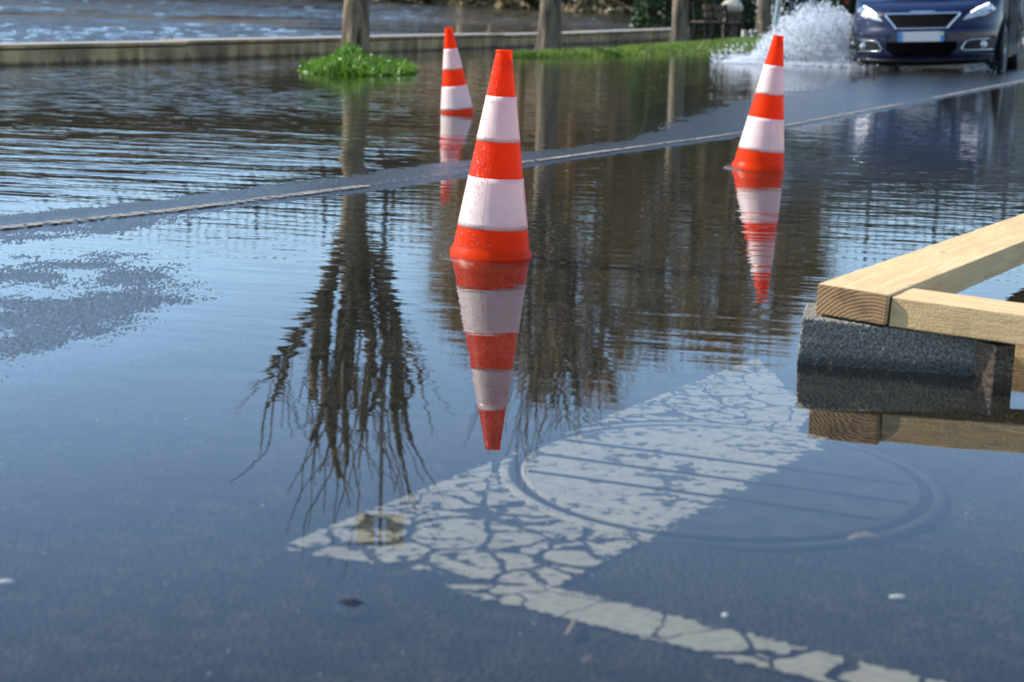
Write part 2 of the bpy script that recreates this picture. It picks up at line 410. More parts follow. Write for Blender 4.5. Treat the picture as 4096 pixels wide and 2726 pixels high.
# road: fine sheet near the camera, coarser further out
def grid(name, xs, ys, zf, mat, smooth=True):
    X, Y = np.meshgrid(xs, ys) if xs.ndim == 1 else (xs, np.repeat(ys[:, None], xs.shape[1], 1))
    Z = zf(X, Y); V = np.stack([X, Y, Z], -1).reshape(-1, 3); r, c = X.shape
    i = np.arange(r*c).reshape(r, c)
    Fq = np.stack([i[:-1, :-1], i[:-1, 1:], i[1:, 1:], i[1:, :-1]], -1).reshape(-1, 4)
    return mesh_np(name, V, Fq, mat, None, smooth)
ny, nx = 900, 1000
inv = np.linspace(1/1.35, 1/21.0, ny); ys = 1/inv
ang = np.linspace(-0.37, 0.37, nx); XS = ys[:, None]*ang[None, :]
road = grid('road', XS, ys, lambda x, y: height(x, y)+relief(x, y), M['asphalt'])
tag(road, kind='structure')
far = grid('road_surroundings', np.linspace(-30, 45, 150), np.linspace(-12, 60, 140), lambda x, y: np.minimum(height(x, y), -0.005)-0.03, M['asphalt'])
tag(far, kind='structure')
# the white edge line along the crown
def uvmesh(name, V, Fq, U, mat, parent=None):
    o = mesh_np(name, V, Fq, mat, parent); uv = o.data.uv_layers.new(name='UVMap')
    li = np.zeros(len(o.data.loops), dtype=np.int32); o.data.loops.foreach_get('vertex_index', li)
    arr = np.zeros((len(li), 2), np.float32); arr[:, 0] = np.asarray(U, np.float32)[li]; uv.data.foreach_set('uv', arr.ravel())
    return o
yy = np.concatenate([np.linspace(2, 12, 900), np.linspace(12.02, 30, 400)])
lx = line_x(yy); offs = np.linspace(-1, 1, 9); V = []; U = []
lhw = np.interp(yy, [4, 6.5, 9, 14], [0.034, 0.032, 0.023, 0.034])
g0, g1 = at(840, 431).y, at(1185, 378).y
lgap = ((yy > g0) & (yy < g1)) | ((yy > at(2070, 240).y) & (yy < at(2150, 226).y))
for k_ in offs:
    o_ = k_*lhw
    V.append(np.stack([lx+o_*0.86*1.02, yy-o_*0.5, np.maximum(height(lx+o_*0.86, yy-o_*0.5)+relief(lx+o_*0.86, yy-o_*0.5), 0.0005)+0.0035], -1)); U.append(np.where(lgap, 0.0, (1-abs(k_))*1.5))
V = np.stack(V, 1); r, c = V.shape[:2]; i = np.arange(r*c).reshape(r, c)
Fq = np.stack([i[:-1, :-1], i[:-1, 1:], i[1:, 1:], i[1:, :-1]], -1).reshape(-1, 4)
U = np.clip(np.stack(U, 1).reshape(-1), 0, 1)
tag(uvmesh('edge_line_marking', V.reshape(-1, 3), Fq, U, paint_mat('edge_line_paint', 9, 0.0, 0.45, (0.27, 0.245, 0.205), 3.0, 0.9)), kind='structure')
# broad bar and thin line under the near water
mc = (atg(1145, 1090)+atg(2180, 1140))/2
mcN = atg(1700, 1237); mcF = atg(1660, 985); mc.y = (mcN.y+mcF.y)/2
MR = (atg(2180, 1140).x-atg(1145, 1090).x)/2
def strip_marking(name, poly, mat, dz):
    poly = [Vector(p[:2]) for p in poly]
    xs = [p.x for p in poly]; ysx = [p.y for p in poly]
    st = 0.012; gx = np.arange(min(xs), max(xs)+st, st); gy = np.arange(min(ysx), max(ysx)+st, st)
    X, Y = np.meshgrid(gx, gy); n = len(poly); D = np.full(X.shape, 9.0)
    ar = sum(poly[k].x*poly[(k+1) % n].y-poly[(k+1) % n].x*poly[k].y for k in range(n)); sg = 1 if ar > 0 else -1
    for k in range(n):
        a, b = poly[k], poly[(k+1) % n]; e = (b-a).normalized()
        D = np.minimum(D, sg*(e.x*(Y-a.y)-e.y*(X-a.x)))
    Z = height(X, Y)+relief(X, Y)*0.0+dz
    V = np.stack([X, Y, Z], -1).reshape(-1, 3); r, c = X.shape; i = np.arange(r*c).reshape(r, c)
    Fq = np.stack([i[:-1, :-1], i[:-1, 1:], i[1:, 1:], i[1:, :-1]], -1).reshape(-1, 4)
    Df = D.reshape(-1); keep = (Df[Fq].min(1) > -0.012) & (np.hypot(V[:, 0]-mc.x, V[:, 1]-mc.y)[Fq].min(1) > MR)
    return tag(uvmesh(name, V, Fq[keep], np.clip(Df/0.03, 0, 1), mat), kind='structure')
P_L = [atg(*q) for q in ((628, 1262), (860, 1158), (1350, 968), (1740, 822))]
P_R = [atg(*q) for q in ((1275, 1352), (1512, 1238), (1740, 1090), (1905, 985))]
far_l = P_L[3]; mid_r = atg(1745, 1098); far_r = atg(1868, 950)
strip_marking('broad_bar_marking', [P_L[0], P_R[0], mid_r, far_r, far_l], paint_mat('bar_paint', 11.5, 0.055, 0.425, (0.36, 0.31, 0.24), 0.0), 0.0050)
A_, B_, C_, D_ = [atg(*q_) for q_ in ((1000, 1346), (1260, 1347), (2021, 1532), (1841, 1555))]
strip_marking('thin_line_marking', [A_, B_, C_+(C_-B_)*0.6, D_+(D_-A_)*0.6], paint_mat('thin_paint', 11.0, 0.055, 0.28, (0.35, 0.305, 0.23), 2.3), 0.0056)

# flood water and river, split along the parapet wall
WL = [at(0, 152), at(500, 137), at(900, 120), at(1290, 105), at(1540, 92)]
wd0 = (WL[1]-WL[0]).normalized(); wd1 = (WL[-1]-WL[-2]).normalized()
WPATH = [WL[0]-wd0*26]+WL+[WL[-1]+wd1*3.2]
def poly_sheet(name, pts, z, mat):
    bm = bmesh.new(); f = bm.faces.new([bm.verts.new((p[0], p[1], z)) for p in pts])
    if f.normal.z < 0: f.normal_flip()
    bm.normal_update()
    if bm.faces[:][0].normal.z < 0: bmesh.ops.reverse_faces(bm, faces=bm.faces[:])
    bmesh.ops.triangulate(bm, faces=bm.faces[:])
    return tag(obj_bm(name, bm, mat, recalc=False), kind='structure')
wn = Vector((-wd0.y, wd0.x, 0))*0.12
edge = [(p+wn) for p in WPATH]
poly_sheet('flood_water', [(e.x, e.y) for e in edge]+[(6, 160), (60, 160), (60, -14), (-14, -14)], 0.0, M['water'])
def wave(x, y):
    k = np.clip((fbm(x*0.09+y*0.02, y*0.16, 3, 41)+0.07)*7, 0.06, 1.0)
    h = 0.13*fbm(x*0.75+y*0.12, y*1.35, 3, 31)+0.046*fbm(x*2.6, y*4.2, 2, 37)
    return h*k-0.02
ry = 1/np.linspace(1/9.0, 1/132.0, 620); ry = np.sort(np.concatenate([ry, np.linspace(40, 132, 420)])); ra = np.linspace(-0.42, 0.10, 520)
RX = ry[:, None]*ra[None, :]; RYY = np.repeat(ry[:, None], len(ra), 1)
RV = np.stack([RX, RYY, wave(RX, RYY)], -1).reshape(-1, 3); r, c = RX.shape; i_ = np.arange(r*c).reshape(r, c)
Fq = np.stack([i_[:-1, :-1], i_[:-1, 1:], i_[1:, 1:], i_[1:, :-1]], -1).reshape(-1, 4)
wx = np.interp(RV[:, 1], [e.y for e in edge]+[160], [e.x for e in edge]+[6.0])
Fq = Fq[(RV[:, 0]-wx)[Fq].max(1) < 0.06]
tag(mesh_np('river', RV, Fq, M['river']), kind='structure')
poly_sheet('river_reach', [(e.x, e.y) for e in edge][::-1]+[(-40, -14), (-260, 60), (-200, 260), (20, 240), (6, 160)], -0.11, M['river'])

# parapet wall: butted blocks with coping tops
def wall_mat():
    t = NT('river_wall_stone'); p = t.obj(); z = t.sep(t.pos())[2]
    n = t.noise(t.mapping(p, scale=(1, 1, 0.35)), 6, 5, 0.65); b = t.noise(p, 1.2, 3)
    c = t.mix(t.ramp(n, 0.35, 0.65), (0.32, 0.19, 0.08), (0.62, 0.43, 0.21))
    c = t.mix(t.ramp(b, 0.45, 0.65, 0, 0.6), c, (0.10, 0.07, 0.042))
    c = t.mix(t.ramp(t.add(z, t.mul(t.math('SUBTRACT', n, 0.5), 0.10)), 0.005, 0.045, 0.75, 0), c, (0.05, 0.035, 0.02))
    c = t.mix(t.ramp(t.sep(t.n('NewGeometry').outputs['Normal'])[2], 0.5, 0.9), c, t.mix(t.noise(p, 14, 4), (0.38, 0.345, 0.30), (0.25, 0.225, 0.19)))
    h = t.mul(t.noise(p, 22, 5, 0.65), 0.03)
    return t.end(t.bsdf(c, 0.85, 0, t.bump(h, 1.0)))
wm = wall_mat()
wall = empty('parapet_wall', WL[0], 0, 'long low weathered stone parapet wall between the flooded road and the river', 'wall')
def resample(pts, step):
    out = [pts[0].copy()]; acc = 0
    for a, b in zip(pts, pts[1:]):
        L = (b-a).length; d = step-acc
        while d < L: out.append(a+(b-a)*(d/L)); d += step
        acc = (L-(d-step)) % step
    return out
st = resample(WPATH, 1.9); WH = 0.16; WT = 0.34
rngw = random.Random(4)
bmw = bmesh.new(); bmc = bmesh.new()
for a, b in zip(st, st[1:]):
    d = b-a; L = d.length; rz = math.atan2(d.y, d.x); nrm = Vector((-d.y, d.x, 0)).normalized()
    c = (a+b)/2+nrm*(WT/2)
    zt = WH+rngw.uniform(-0.008, 0.008)
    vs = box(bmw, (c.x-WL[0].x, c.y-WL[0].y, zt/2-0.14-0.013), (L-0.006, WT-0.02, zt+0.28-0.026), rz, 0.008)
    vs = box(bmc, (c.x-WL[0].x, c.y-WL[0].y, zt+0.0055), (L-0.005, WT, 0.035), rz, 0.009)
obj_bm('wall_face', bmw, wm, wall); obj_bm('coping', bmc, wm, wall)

# ------------------------------------------------------------------ far bank, retaining wall and railing
BY = 80.0
bank_m = simple('bank_soil', (0.085, 0.062, 0.030), 0.95, var=0.5, scale=0.9, bump=0.15, bscale=2.0)
bx = np.linspace(-90, 70, 180); by = np.linspace(0, 1, 24)
def bank_y0(x): return BY+np.clip(4.0-x, 0, 18.5)*2.4+1.2*fbm(x*0.3, x*0+1, 3, 2)
Xb, Tb = np.meshgrid(bx, by); Yb = bank_y0(Xb)+Tb*14*(1-np.clip((Xb-1.5)*0, 0, 1))
Zb = -0.5+0.5*np.minimum(Tb*8, 1)+np.clip(Tb-0.06, 0, 1)*7.0+0.5*fbm(Xb*0.5, Yb*0.5, 3, 8)*Tb*2
i = np.arange(Xb.size).reshape(Xb.shape)
Fq = np.stack([i[:-1, :-1], i[:-1, 1:], i[1:, 1:], i[1:, :-1]], -1).reshape(-1, 4)
tag(mesh_np('river_bank', np.stack([Xb, Yb, Zb], -1).reshape(-1, 3), Fq, bank_m), kind='structure')
RY = 136.0
_, zb = mirror(600, 462, RY); _, zt = mirror(600, 540, RY)
bm = bmesh.new(); box(bm, (-10, RY+0.6, zb/2-0.5), (240, 1.2, zb+1.0)); box(bm, (-10, RY+0.55, zb+0.1), (240, 1.35, 0.2))
for k in range(-12, 12): box(bm, (k*9.0, RY-0.12, zb/2-0.5), (0.9, 0.24, zb+0.9))
tag(obj_bm('quay_wall', bm, simple('quay_stone', (0.055, 0.037, 0.016), 0.9, var=0.4, scale=0.5)), 'tall dark quay wall with buttresses on the far side of the river', 'wall')
rail = empty('quay_railing', (0, RY+0.3, zb+0.2), 0, 'grey metal railing with upright bars along the top of the far quay wall', 'railing')
rm = simple('railing_steel', (0.10, 0.12, 0.14), 0.5, var=0.2)
hr = zt-zb-0.2
bm = bmesh.new()
for zz, th in ((hr, 0.10), (hr-0.45, 0.05), (0.2, 0.06)): box(bm, (-10, 0, zz), (240, 0.1, th*1.5))
obj_bm('rail', bm, rm, rail)
bm = bmesh.new(); x = -70.0
while x < 70: box(bm, (x, 0, hr*0.5), (0.11, 0.08, hr-0.1)); x += 0.78
tag(obj_bm('bar', bm, rm, rail), kind='stuff')
bm = bmesh.new(); box(bm, (0, 0.02, hr*0.5), (0.30, 0.16, hr+0.1)); p0 = obj_bm('post', bm, rm, rail); x = -70.0; p0.location.x = x
while x < 64: x += 5.46; p = p0.copy(); C.objects.link(p); p.location.x = x

# flood-light mast on the quay
fx, fz1 = mirror(875, 1186, RY+3); _, fz2 = mirror(875, 1252, RY+3)
mast = empty('floodlight_mast', (fx, RY+3, 0), 0, 'tall thin mast with two pale floodlight boxes on the far quay', 'mast')
t_ = Tubes(); t_.tube([(0, 0, 0), (0, 0, fz2+0.3)], [0.3, 0.16], 8); t_.tube([(-2.0, 0, fz1), (2.0, 0, fz1)], [0.07, 0.07], 6)
t_.build('pole', rm, mast)
for xx in (-1.25, 1.25):
    bm = bmesh.new(); box(bm, (xx, -0.2, (fz1+fz2)/2), (1.5, 0.35, (fz2-fz1)*1.0), 0, 0.03)
    for k in range(3): box(bm, (xx, -0.4, fz1+(fz2-fz1)*(0.2+0.3*k)), (1.3, 0.05, (fz2-fz1)*0.17))
    obj_bm('lamp_box', bm, simple('pale_lamp_box', (0.85, 0.78, 0.60), 0.6), mast)

# ------------------------------------------------------------------ leaf / twig clutter generators
def blades(n, place, hgt, wid, rng, lean=0.5):
    V = np.zeros((n*3, 3)); 
    for k in range(n):
        x, y, z = place(rng); a = rng.uniform(0, 6.283); h = hgt*rng.uniform(0.5, 1.3); w_ = wid*rng.uniform(0.6, 1.3)
        dx, dy = math.cos(a)*w_/2, math.sin(a)*w_/2; lx_ = rng.uniform(-lean, lean)*h; ly_ = rng.uniform(-lean, lean)*h
        V[k*3] = (x-dx, y-dy, z); V[k*3+1] = (x+dx, y+dy, z); V[k*3+2] = (x+lx_, y+ly_, z+h)
    return V, np.arange(n*3).reshape(n, 3)
def leaves(n, place, size, rng):
    V = np.zeros((n*4, 3)); Fq = np.arange(n*4).reshape(n, 4)
    for k in range(n):
        p = Vector(place(rng)); u = Vector((rng.gauss(0, 1), rng.gauss(0, 1), rng.gauss(0, 0.7))).normalized()
        v = u.cross(Vector((rng.gauss(0, 1), rng.gauss(0, 1), rng.gauss(0, 1)))).normalized()
        s_ = size*rng.uniform(0.5, 1.3)
        V[k*4] = p-u*s_*0.5; V[k*4+1] = p+v*s_*0.36+Vector((0, 0, .1*s_)); V[k*4+2] = p+u*s_*0.5; V[k*4+3] = p-v*s_*0.36
    return V, Fq
def leaf_mat(name, c1, c2, c3, sc=3.0, trans=0.35):
    t = NT(name); p = t.pos(); n = t.noise(p, sc, 3); n2 = t.noise(p, sc*9, 2)
    c = t.mix(t.ramp(n, 0.35, 0.65), c1, c2); c = t.mix(t.ramp(n2, 0.5, 0.72), c, c3)
    pb = t.bsdf(c, 0.45, 0, None, **{'Specular IOR Level': 0.4})
    tl = t.n('BsdfTranslucent'); t.l(c, tl.inputs['Color'])
    return t.end(t.mixsh(trans, pb, tl.outputs[0]))
M['weed'] = leaf_mat('weed_leaf', (0.060, 0.15, 0.012), (0.13, 0.27, 0.018), (0.24, 0.38, 0.045), 6)
M['grass'] = leaf_mat('grass_blade', (0.085, 0.15, 0.018), (0.17, 0.27, 0.03), (0.27, 0.34, 0.07), 2.5)
M['hedge'] = leaf_mat('hedge_leaf', (0.010, 0.028, 0.006), (0.02, 0.05, 0.01), (0.04, 0.08, 0.014), 2.0, 0.2)
M['brush'] = leaf_mat('bank_brush', (0.075, 0.055, 0.028), (0.13, 0.10, 0.05), (0.10, 0.11, 0.035), 0.8, 0.2)

# ------------------------------------------------------------------ far bank bushes (each its own shrub)
rngb = random.Random(21)
bush_sh = []
def bush_mesh(seed, n=1300):
    r = random.Random(seed)
    lob = [(r.uniform(-1, 1), r.uniform(-.6, .6), r.uniform(0.2, 1.3), r.uniform(0.4, 0.8)) for _ in range(8)]
    def place(g):
        cx, cy, cz, rr = g.choice(lob); d = Vector((g.gauss(0, 1), g.gauss(0, 1), g.gauss(0, 1))).normalized()*rr*g.uniform(0.5, 1.0)
        return (cx+d.x, cy+d.y*0.8, max(0.0, cz+d.z))
    return leaves(n, place, 0.2, r)
BV = [bush_mesh(k) for k in range(4)]
bush_me = []
bx0 = -14.0; k = 0
while bx0 < 24:
    V, Fq = BV[k % 4]
    y0 = float(bank_y0(np.array([bx0]))[0])+1.0+rngb.uniform(-0.3, 1.2)
    if k < 4:
        o = mesh_np('bank_bush', V, Fq, M['brush'], None, False); bush_me.append(o.data)
    else:
        o = bpy.data.objects.new('bank_bush', bush_me[k % 4]); C.objects.link(o)
    o.location = (bx0, y0, -0.05); sc_ = rngb.uniform(1.6, 2.6); o.scale = (sc_, sc_, sc_*rngb.uniform(0.8, 1.3)); o.rotation_euler = (0, 0, rngb.uniform(-.4, .4))
    tag(o, 'brown bare bush at the water edge of the far river bank', 'bush', 'bushes on the far river bank')
    bx0 += rngb.uniform(1.3, 2.0); k += 1

# ------------------------------------------------------------------ trees
def pollard(name, base, seed, r0, fork, top, spread, label, nlimb=4, bark='bark', twigs=26, lean=(0, 0), hollow=False, thick=1.0):
    g = random.Random(seed); root = empty(name, (base.x, base.y, 0), 0, label, 'tree')
    # trunk: fluted, swelling foot
    n = 40; m = 46; V = []
    for j in range(m):
        f = j/(m-1); z = -0.1+f*(fork+0.1+0.15)
        r = r0*(1.0-0.18*f+0.35*math.exp(-(z+0.05)/0.12)*1.0+(0.22*max(0, (f-0.8)/0.2)**2))
        for k2 in range(n):
            a = 2*math.pi*k2/n
            q = Vector((math.cos(a)*1.7+seed, math.sin(a)*1.7, z*1.3))
            rr = r*(1+0.16*mnoise.noise(q)+0.05*mnoise.noise(q*3.1)+0.02*mnoise.noise(q*8))
            if hollow:
                da = (a-(-1.22)+math.pi) % (2*math.pi)-math.pi
                rr -= r0*0.75*math.exp(-(da/0.16)**2)*math.exp(-((z-0.20)/0.13)**2)
            V.append((rr*math.cos(a)+lean[0]*z, rr*math.sin(a)+lean[1]*z, z))
    i = np.arange(n*m).reshape(m, n); j2 = np.roll(i, -1, 1)
    Fq = np.stack([i[:-1], j2[:-1], j2[1:], i[1:]], -1).reshape(-1, 4)
    mesh_np('trunk', V, Fq, M[bark], root)
    T = Tubes(); TW = Tubes(); tips = []
    c0 = Vector((lean[0]*fork, lean[1]*fork, fork))
    def wander(q, d, L, r1, r2, nseg, wig, col, lift=0.0, depth=0):
        pts = [q.copy()]; rs = [r1]
        for k in range(nseg):
            d = (d+Vector((g.gauss(0, wig), g.gauss(0, wig*0.7), lift))).normalized(); q = q+d*(L/nseg)
            pts.append(q.copy()); rs.append((r1+(r2-r1)*(k+1)/nseg)*g.uniform(0.85, 1.2))
        col.tube(pts, rs, 7 if depth == 0 else 4, 0.14, g); return pts, d
    H_ = top-fork
    for b in range(nlimb):
        f = (b+0.5)/nlimb*2-1; rr = r0*thick*g.uniform(0.42, 0.58)
        p3 = c0+Vector((f*spread*0.36, g.uniform(-.2, .2), g.uniform(0.22, 0.55)))
        T.tube([c0-Vector((0, 0, 0.3)), c0+Vector((f*spread*0.1, 0, -0.02)), c0.lerp(p3, 0.55)+Vector((f*0.05, 0, -.03)), p3], [r0*0.75, rr*1.35, rr*1.1, rr*1.2], 9, 0.16, g)
        for kn in range(3):                                # pruned knuckles
            q = p3+Vector((g.uniform(-.09, .09), g.uniform(-.08, .08), g.uniform(-.08, .12))); T.tube([q-Vector((0, 0, .1)), q-Vector((0, 0, .04)), q+Vector((0, 0, .05)), q+Vector((0, 0, .11))], [rr*.4, rr*1.0, rr*1.05, rr*.25], 7, 0.25, g)
        for sh in range(g.choice((2, 3, 3))):
            d = Vector((f*0.24+g.gauss(0, .07), g.gauss(0, .12), 1)).normalized(); r1 = rr*g.uniform(0.6, 0.92)
            L = H_*g.uniform(0.62, 0.92)
            pts, d2 = wander(p3-Vector((0, 0, .05)), d, L, r1, r1*0.55, 14, 0.085, T, 0.03)
            tips.append((pts[-1], d2, r1*0.42))
            for m_ in (4, 6, 8, 10, 12):                   # side branches and fine spurs
                if g.random() < 0.45:
                    e = (d+Vector((g.choice((-1, 1))*g.uniform(.15, .4), g.uniform(-.4, .4), 0))).normalized()
                    p_, e2 = wander(pts[m_], e, L*g.uniform(0.18, 0.42), r1*g.uniform(.22, .38), 0.007, 7, 0.13, T, 0.08, 1); tips.append((p_[-1], e2, 0.008))
                for _ in range(2):
                    e = Vector((g.uniform(-1, 1), g.uniform(-1, 1), g.uniform(-.1, .9))).normalized(); wander(pts[m_], e, g.uniform(.12, .45), 0.010, 0.004, 4, 0.2, TW, 0.05, 1)
    for q, d, r_ in tips:
        for _ in range(1 if thick == 1 else 3):
            e = (d+Vector((g.uniform(-.4, .4), g.uniform(-.3, .3), 0))).normalized(); wander(q-d*g.uniform(0, .25), e, g.uniform(0.35, 1.15), min(r_, 0.012), 0.004, 7, 0.12, TW, 0.03, 1)
    T.build('branch', M[bark], root); TW.build('twig', M['twig'], root)
    return root
tb1 = at(818, 142)
_, zf = mirror(815, 540, tb1.y); _, zk = mirror(700, 1075, tb1.y)
zk -= 0.12
pollard('plane_tree', tb1, 11, 0.135, zf, zk, 0.95, 'pollarded tree with a hollow in its foot standing in the clump of green weeds', 7, 'bark', 46, (0.005, 0), True)
tb2 = at(1262, 124)
pollard('plane_tree', tb2, 23, 0.145, zf*1.05, zk*1.05, 1.05, 'pollarded tree with pale peeling bark at the near tip of the grass strip', 5, 'bark_pale', 50, thick=0.62)
tb3 = at(1562, 104)
pollard('plane_tree', tb3, 37, 0.14, zf*1.1, zk*1.1, 1.2, 'pollarded tree with a narrow sunlit edge standing left of the bench', 5, 'bark_pale', 60, (-0.004, 0), thick=0.62)
tb4 = at(1757, 84)
pollard('plane_tree', tb4, 52, 0.16, zf*1.15, zk*1.1, 1.1, 'pollarded tree right of the bench with the splash in front of its foot', 5, 'bark_pale', 50, (-0.02, 0), thick=0.62)

# bare trees on the far bank: trunk and fine twig crown
def bare_tree(x, y, h, seed):
    g = random.Random(seed); root = empty('bare_tree', (x, y, 4.0), 0, 'leafless brown tree standing behind the bushes on the far river bank', 'tree', 'leafless trees on the far river bank')
    T = Tubes(); T.tube([(0, 0, -3.6), (0.1, 0, h*0.3), (0.0, 0.1, h*0.65), (0.1, 0, h*0.95)], [0.3, 0.24, 0.15, 0.04], 7, 0.08, g)
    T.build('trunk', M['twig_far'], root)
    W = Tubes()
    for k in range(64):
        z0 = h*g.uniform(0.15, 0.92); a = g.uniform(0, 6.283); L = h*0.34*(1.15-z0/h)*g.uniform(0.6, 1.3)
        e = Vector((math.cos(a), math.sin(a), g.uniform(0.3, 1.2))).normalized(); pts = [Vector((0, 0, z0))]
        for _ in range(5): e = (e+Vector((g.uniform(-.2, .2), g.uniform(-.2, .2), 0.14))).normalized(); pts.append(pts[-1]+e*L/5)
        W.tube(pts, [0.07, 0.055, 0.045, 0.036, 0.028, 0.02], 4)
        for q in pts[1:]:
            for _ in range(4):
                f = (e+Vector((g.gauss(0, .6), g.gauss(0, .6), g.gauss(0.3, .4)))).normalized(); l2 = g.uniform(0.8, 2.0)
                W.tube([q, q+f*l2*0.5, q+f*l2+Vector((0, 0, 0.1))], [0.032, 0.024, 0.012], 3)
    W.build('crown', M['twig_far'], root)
g = random.Random(77)
xa, _ = mirror(1010, 600, 96); xb, _ = mirror(1900, 600, 96)
nt_ = 13
for k in range(nt_):
    f = (k+0.5)/nt_; x = xa+(xb-xa)*f+g.uniform(-.3, .3); y = 94+g.uniform(-1.5, 6)
    _, z = mirror(1300, 900-300*abs(f-0.35)+g.uniform(-60, 60), y)
    bare_tree(x, y, max(7, z-4), 100+k)

# ------------------------------------------------------------------ grass strip under the trees
GP = [at(1175, 131), at(1262, 131), at(1400, 127), at(1540, 116), at(1700, 105), at(1800, 96), at(1900, 88)]
GW = [0.12, 0.40, 0.36, 0.62, 0.85, 1.0, 1.2]
def gpath(t):
    k = min(int(t), len(GP)-2); f = t-k; return GP[k].lerp(GP[k+1], f), GW[k]*(1-f)+GW[k+1]*f, (GP[k+1]-GP[k]).normalized()
tt = np.linspace(0, len(GP)-1.001, 90); uu = np.linspace(-1, 1, 17); V = []
def gz(t, u): return (0.02+0.045*min(1, t/3.0))*(1-u*u)*min(1, t*2.5)-0.06*u*u+0.02*mnoise.noise(Vector((t*2.1, u*2, 0)))
for t in tt:
    p, w_, d = gpath(t); n_ = Vector((d.y, -d.x, 0))
    for u in uu: q = p+n_*(w_*u); V.append((q.x, q.y, gz(t, u)))
i = np.arange(len(tt)*len(uu)).reshape(len(tt), len(uu))
Fq = np.stack([i[:-1, :-1], i[:-1, 1:], i[1:, 1:], i[1:, :-1]], -1).reshape(-1, 4)
tag(mesh_np('grass_mound', V, Fq, simple('verge_soil', (0.07, 0.10, 0.025), 0.9, var=0.4)), kind='structure')
def gplace(g):
    t = g.uniform(0.02, len(GP)-1.01); u = g.uniform(-0.9, 0.9); p, w_, d = gpath(t); q = p+Vector((d.y, -d.x, 0))*(w_*u)
    return (q.x, q.y, gz(t, u)-0.005)
V, Fq = blades(30000, gplace, 0.055, 0.014, random.Random(3), 0.6)
tag(mesh_np('grass', V, Fq, M['grass'], None, False), kind='stuff')
# weed clump at the first tree's foot
wl, wr = at(668, 166), at(955, 170); wc = at(800, 160)
g = random.Random(9)
cl = empty('weed_clump', (wc.x, wc.y, 0), 0, 'round clump of bright green leafy weeds rising from the flood around a tree foot', 'plant')
hx = (wr.x-wl.x)/2; hc = ((wl+wr)/2)-wc
def wplace(g):
    while True:
        u, v = g.uniform(-1, 1), g.uniform(-1, 1)
        if u*u+v*v < 1: break
    env = (1-u*u-v*v)**0.6*(0.12+0.15*math.exp(-((u+0.16)/0.22)**2)); z = env*g.uniform(0.2, 1.0)*(0.70+0.85*mnoise.noise(Vector((u*5, v*5, 1))))
    return (hc.x+u*hx, hc.y+0.45+v*0.95, max(0.0, z))
V, Fq = leaves(8500, wplace, 0.040, g)
mesh_np('foliage', V, Fq, M['weed'], cl, False)
def wtop(g):
    p = wplace(g); return (p[0], p[1], p[2]*0.9)
V, Fq = blades(1500, wtop, 0.075, 0.02, g, 0.45); tag(mesh_np('blade', V, Fq, M['weed'], cl, False), kind='stuff')
ST = Tubes()
for _ in range(160):
    p = wplace(g); ST.tube([(p[0]*0.97, p[1], -0.02), (p[0], p[1], p[2]+0.05)], [0.004, 0.003], 3)
tag(ST.build('stem', M['weed'], cl), kind='stuff')
V, Fq = leaves(60, lambda g: (lambda p: (p[0], p[1]-0.1, p[2]*1.05+0.03))(wplace(g)), 0.018, g)
tag(mesh_np('flower', V, Fq, simple('white_flower', (0.75, 0.78, 0.72), 0.7), cl, False), kind='stuff')

# ------------------------------------------------------------------ land on the right behind the flood
PV = [(4.9, 36.0), (7.8, 31.0), (20, 50), (40, 85), (40, 110), (20, 110), (9.0, 50)]
bm = bmesh.new(); f = bm.faces.new([bm.verts.new((x, y, 0.06)) for x, y in PV]); r_ = bmesh.ops.extrude_face_region(bm, geom=[f])
bmesh.ops.translate(bm, vec=(0, 0, -0.4), verts=[v for v in r_['geom'] if isinstance(v, bmesh.types.BMVert)])
tag(obj_bm('pavement', bm, simple('pale_pavement', (0.24, 0.22, 0.19), 0.85, var=0.2, scale=2)), kind='structure')

# ------------------------------------------------------------------ bench
bl, br = at(1622, 97), at(1694, 96)
bd = (br-bl); bench = empty('park_bench', bl, math.atan2(bd.y, bd.x)-0.35, 'wooden slatted park bench with dark iron legs on the grass between two trees', 'bench')
bw = 1.05; iron = simple('dark_iron', (0.008, 0.008, 0.009), 0.6, **{'Specular IOR Level': 0.15}); slat = simple('weathered_slat', (0.075, 0.042, 0.02), 0.7, var=0.3, scale=12)
for xx in (0.06, bw*0.60, bw+0.02):
    bm = bmesh.new()
    t_ = Tubes(); t_.tube([(xx, -0.02, 0.0), (xx, 0.05, 0.2), (xx, 0.02, 0.36), (xx, -0.02, 0.45)], [0.042, 0.034, 0.036, 0.034], 6)
    t_.tube([(xx, 0.46, 0.0), (xx, 0.40, 0.2), (xx, 0.40, 0.36), (xx, 0.46, 0.62), (xx, 0.52, 0.76)], [0.042, 0.036, 0.036, 0.034, 0.032], 6)
    t_.tube([(xx, -0.02, 0.36), (xx, 0.40, 0.35)], [0.025, 0.025], 6); bm.free()
    t_.build('leg', iron, bench)
bm = bmesh.new()
for k in range(4): box(bm, (bw/2, 0.02+k*0.11, 0.385), (bw+0.18, 0.09, 0.035), 0, 0.006)
obj_bm('seat', bm, slat, bench)
bm = bmesh.new()
for k in range(2): box(bm, (bw*0.70, 0.44+k*0.055, 0.54+k*0.15), (bw*0.6+0.10, 0.035, 0.125), 0, 0.006)
obj_bm('backrest', bm, slat, bench)
bench.location.z = 0.03; bench.scale = (0.78, 0.8, 0.82)

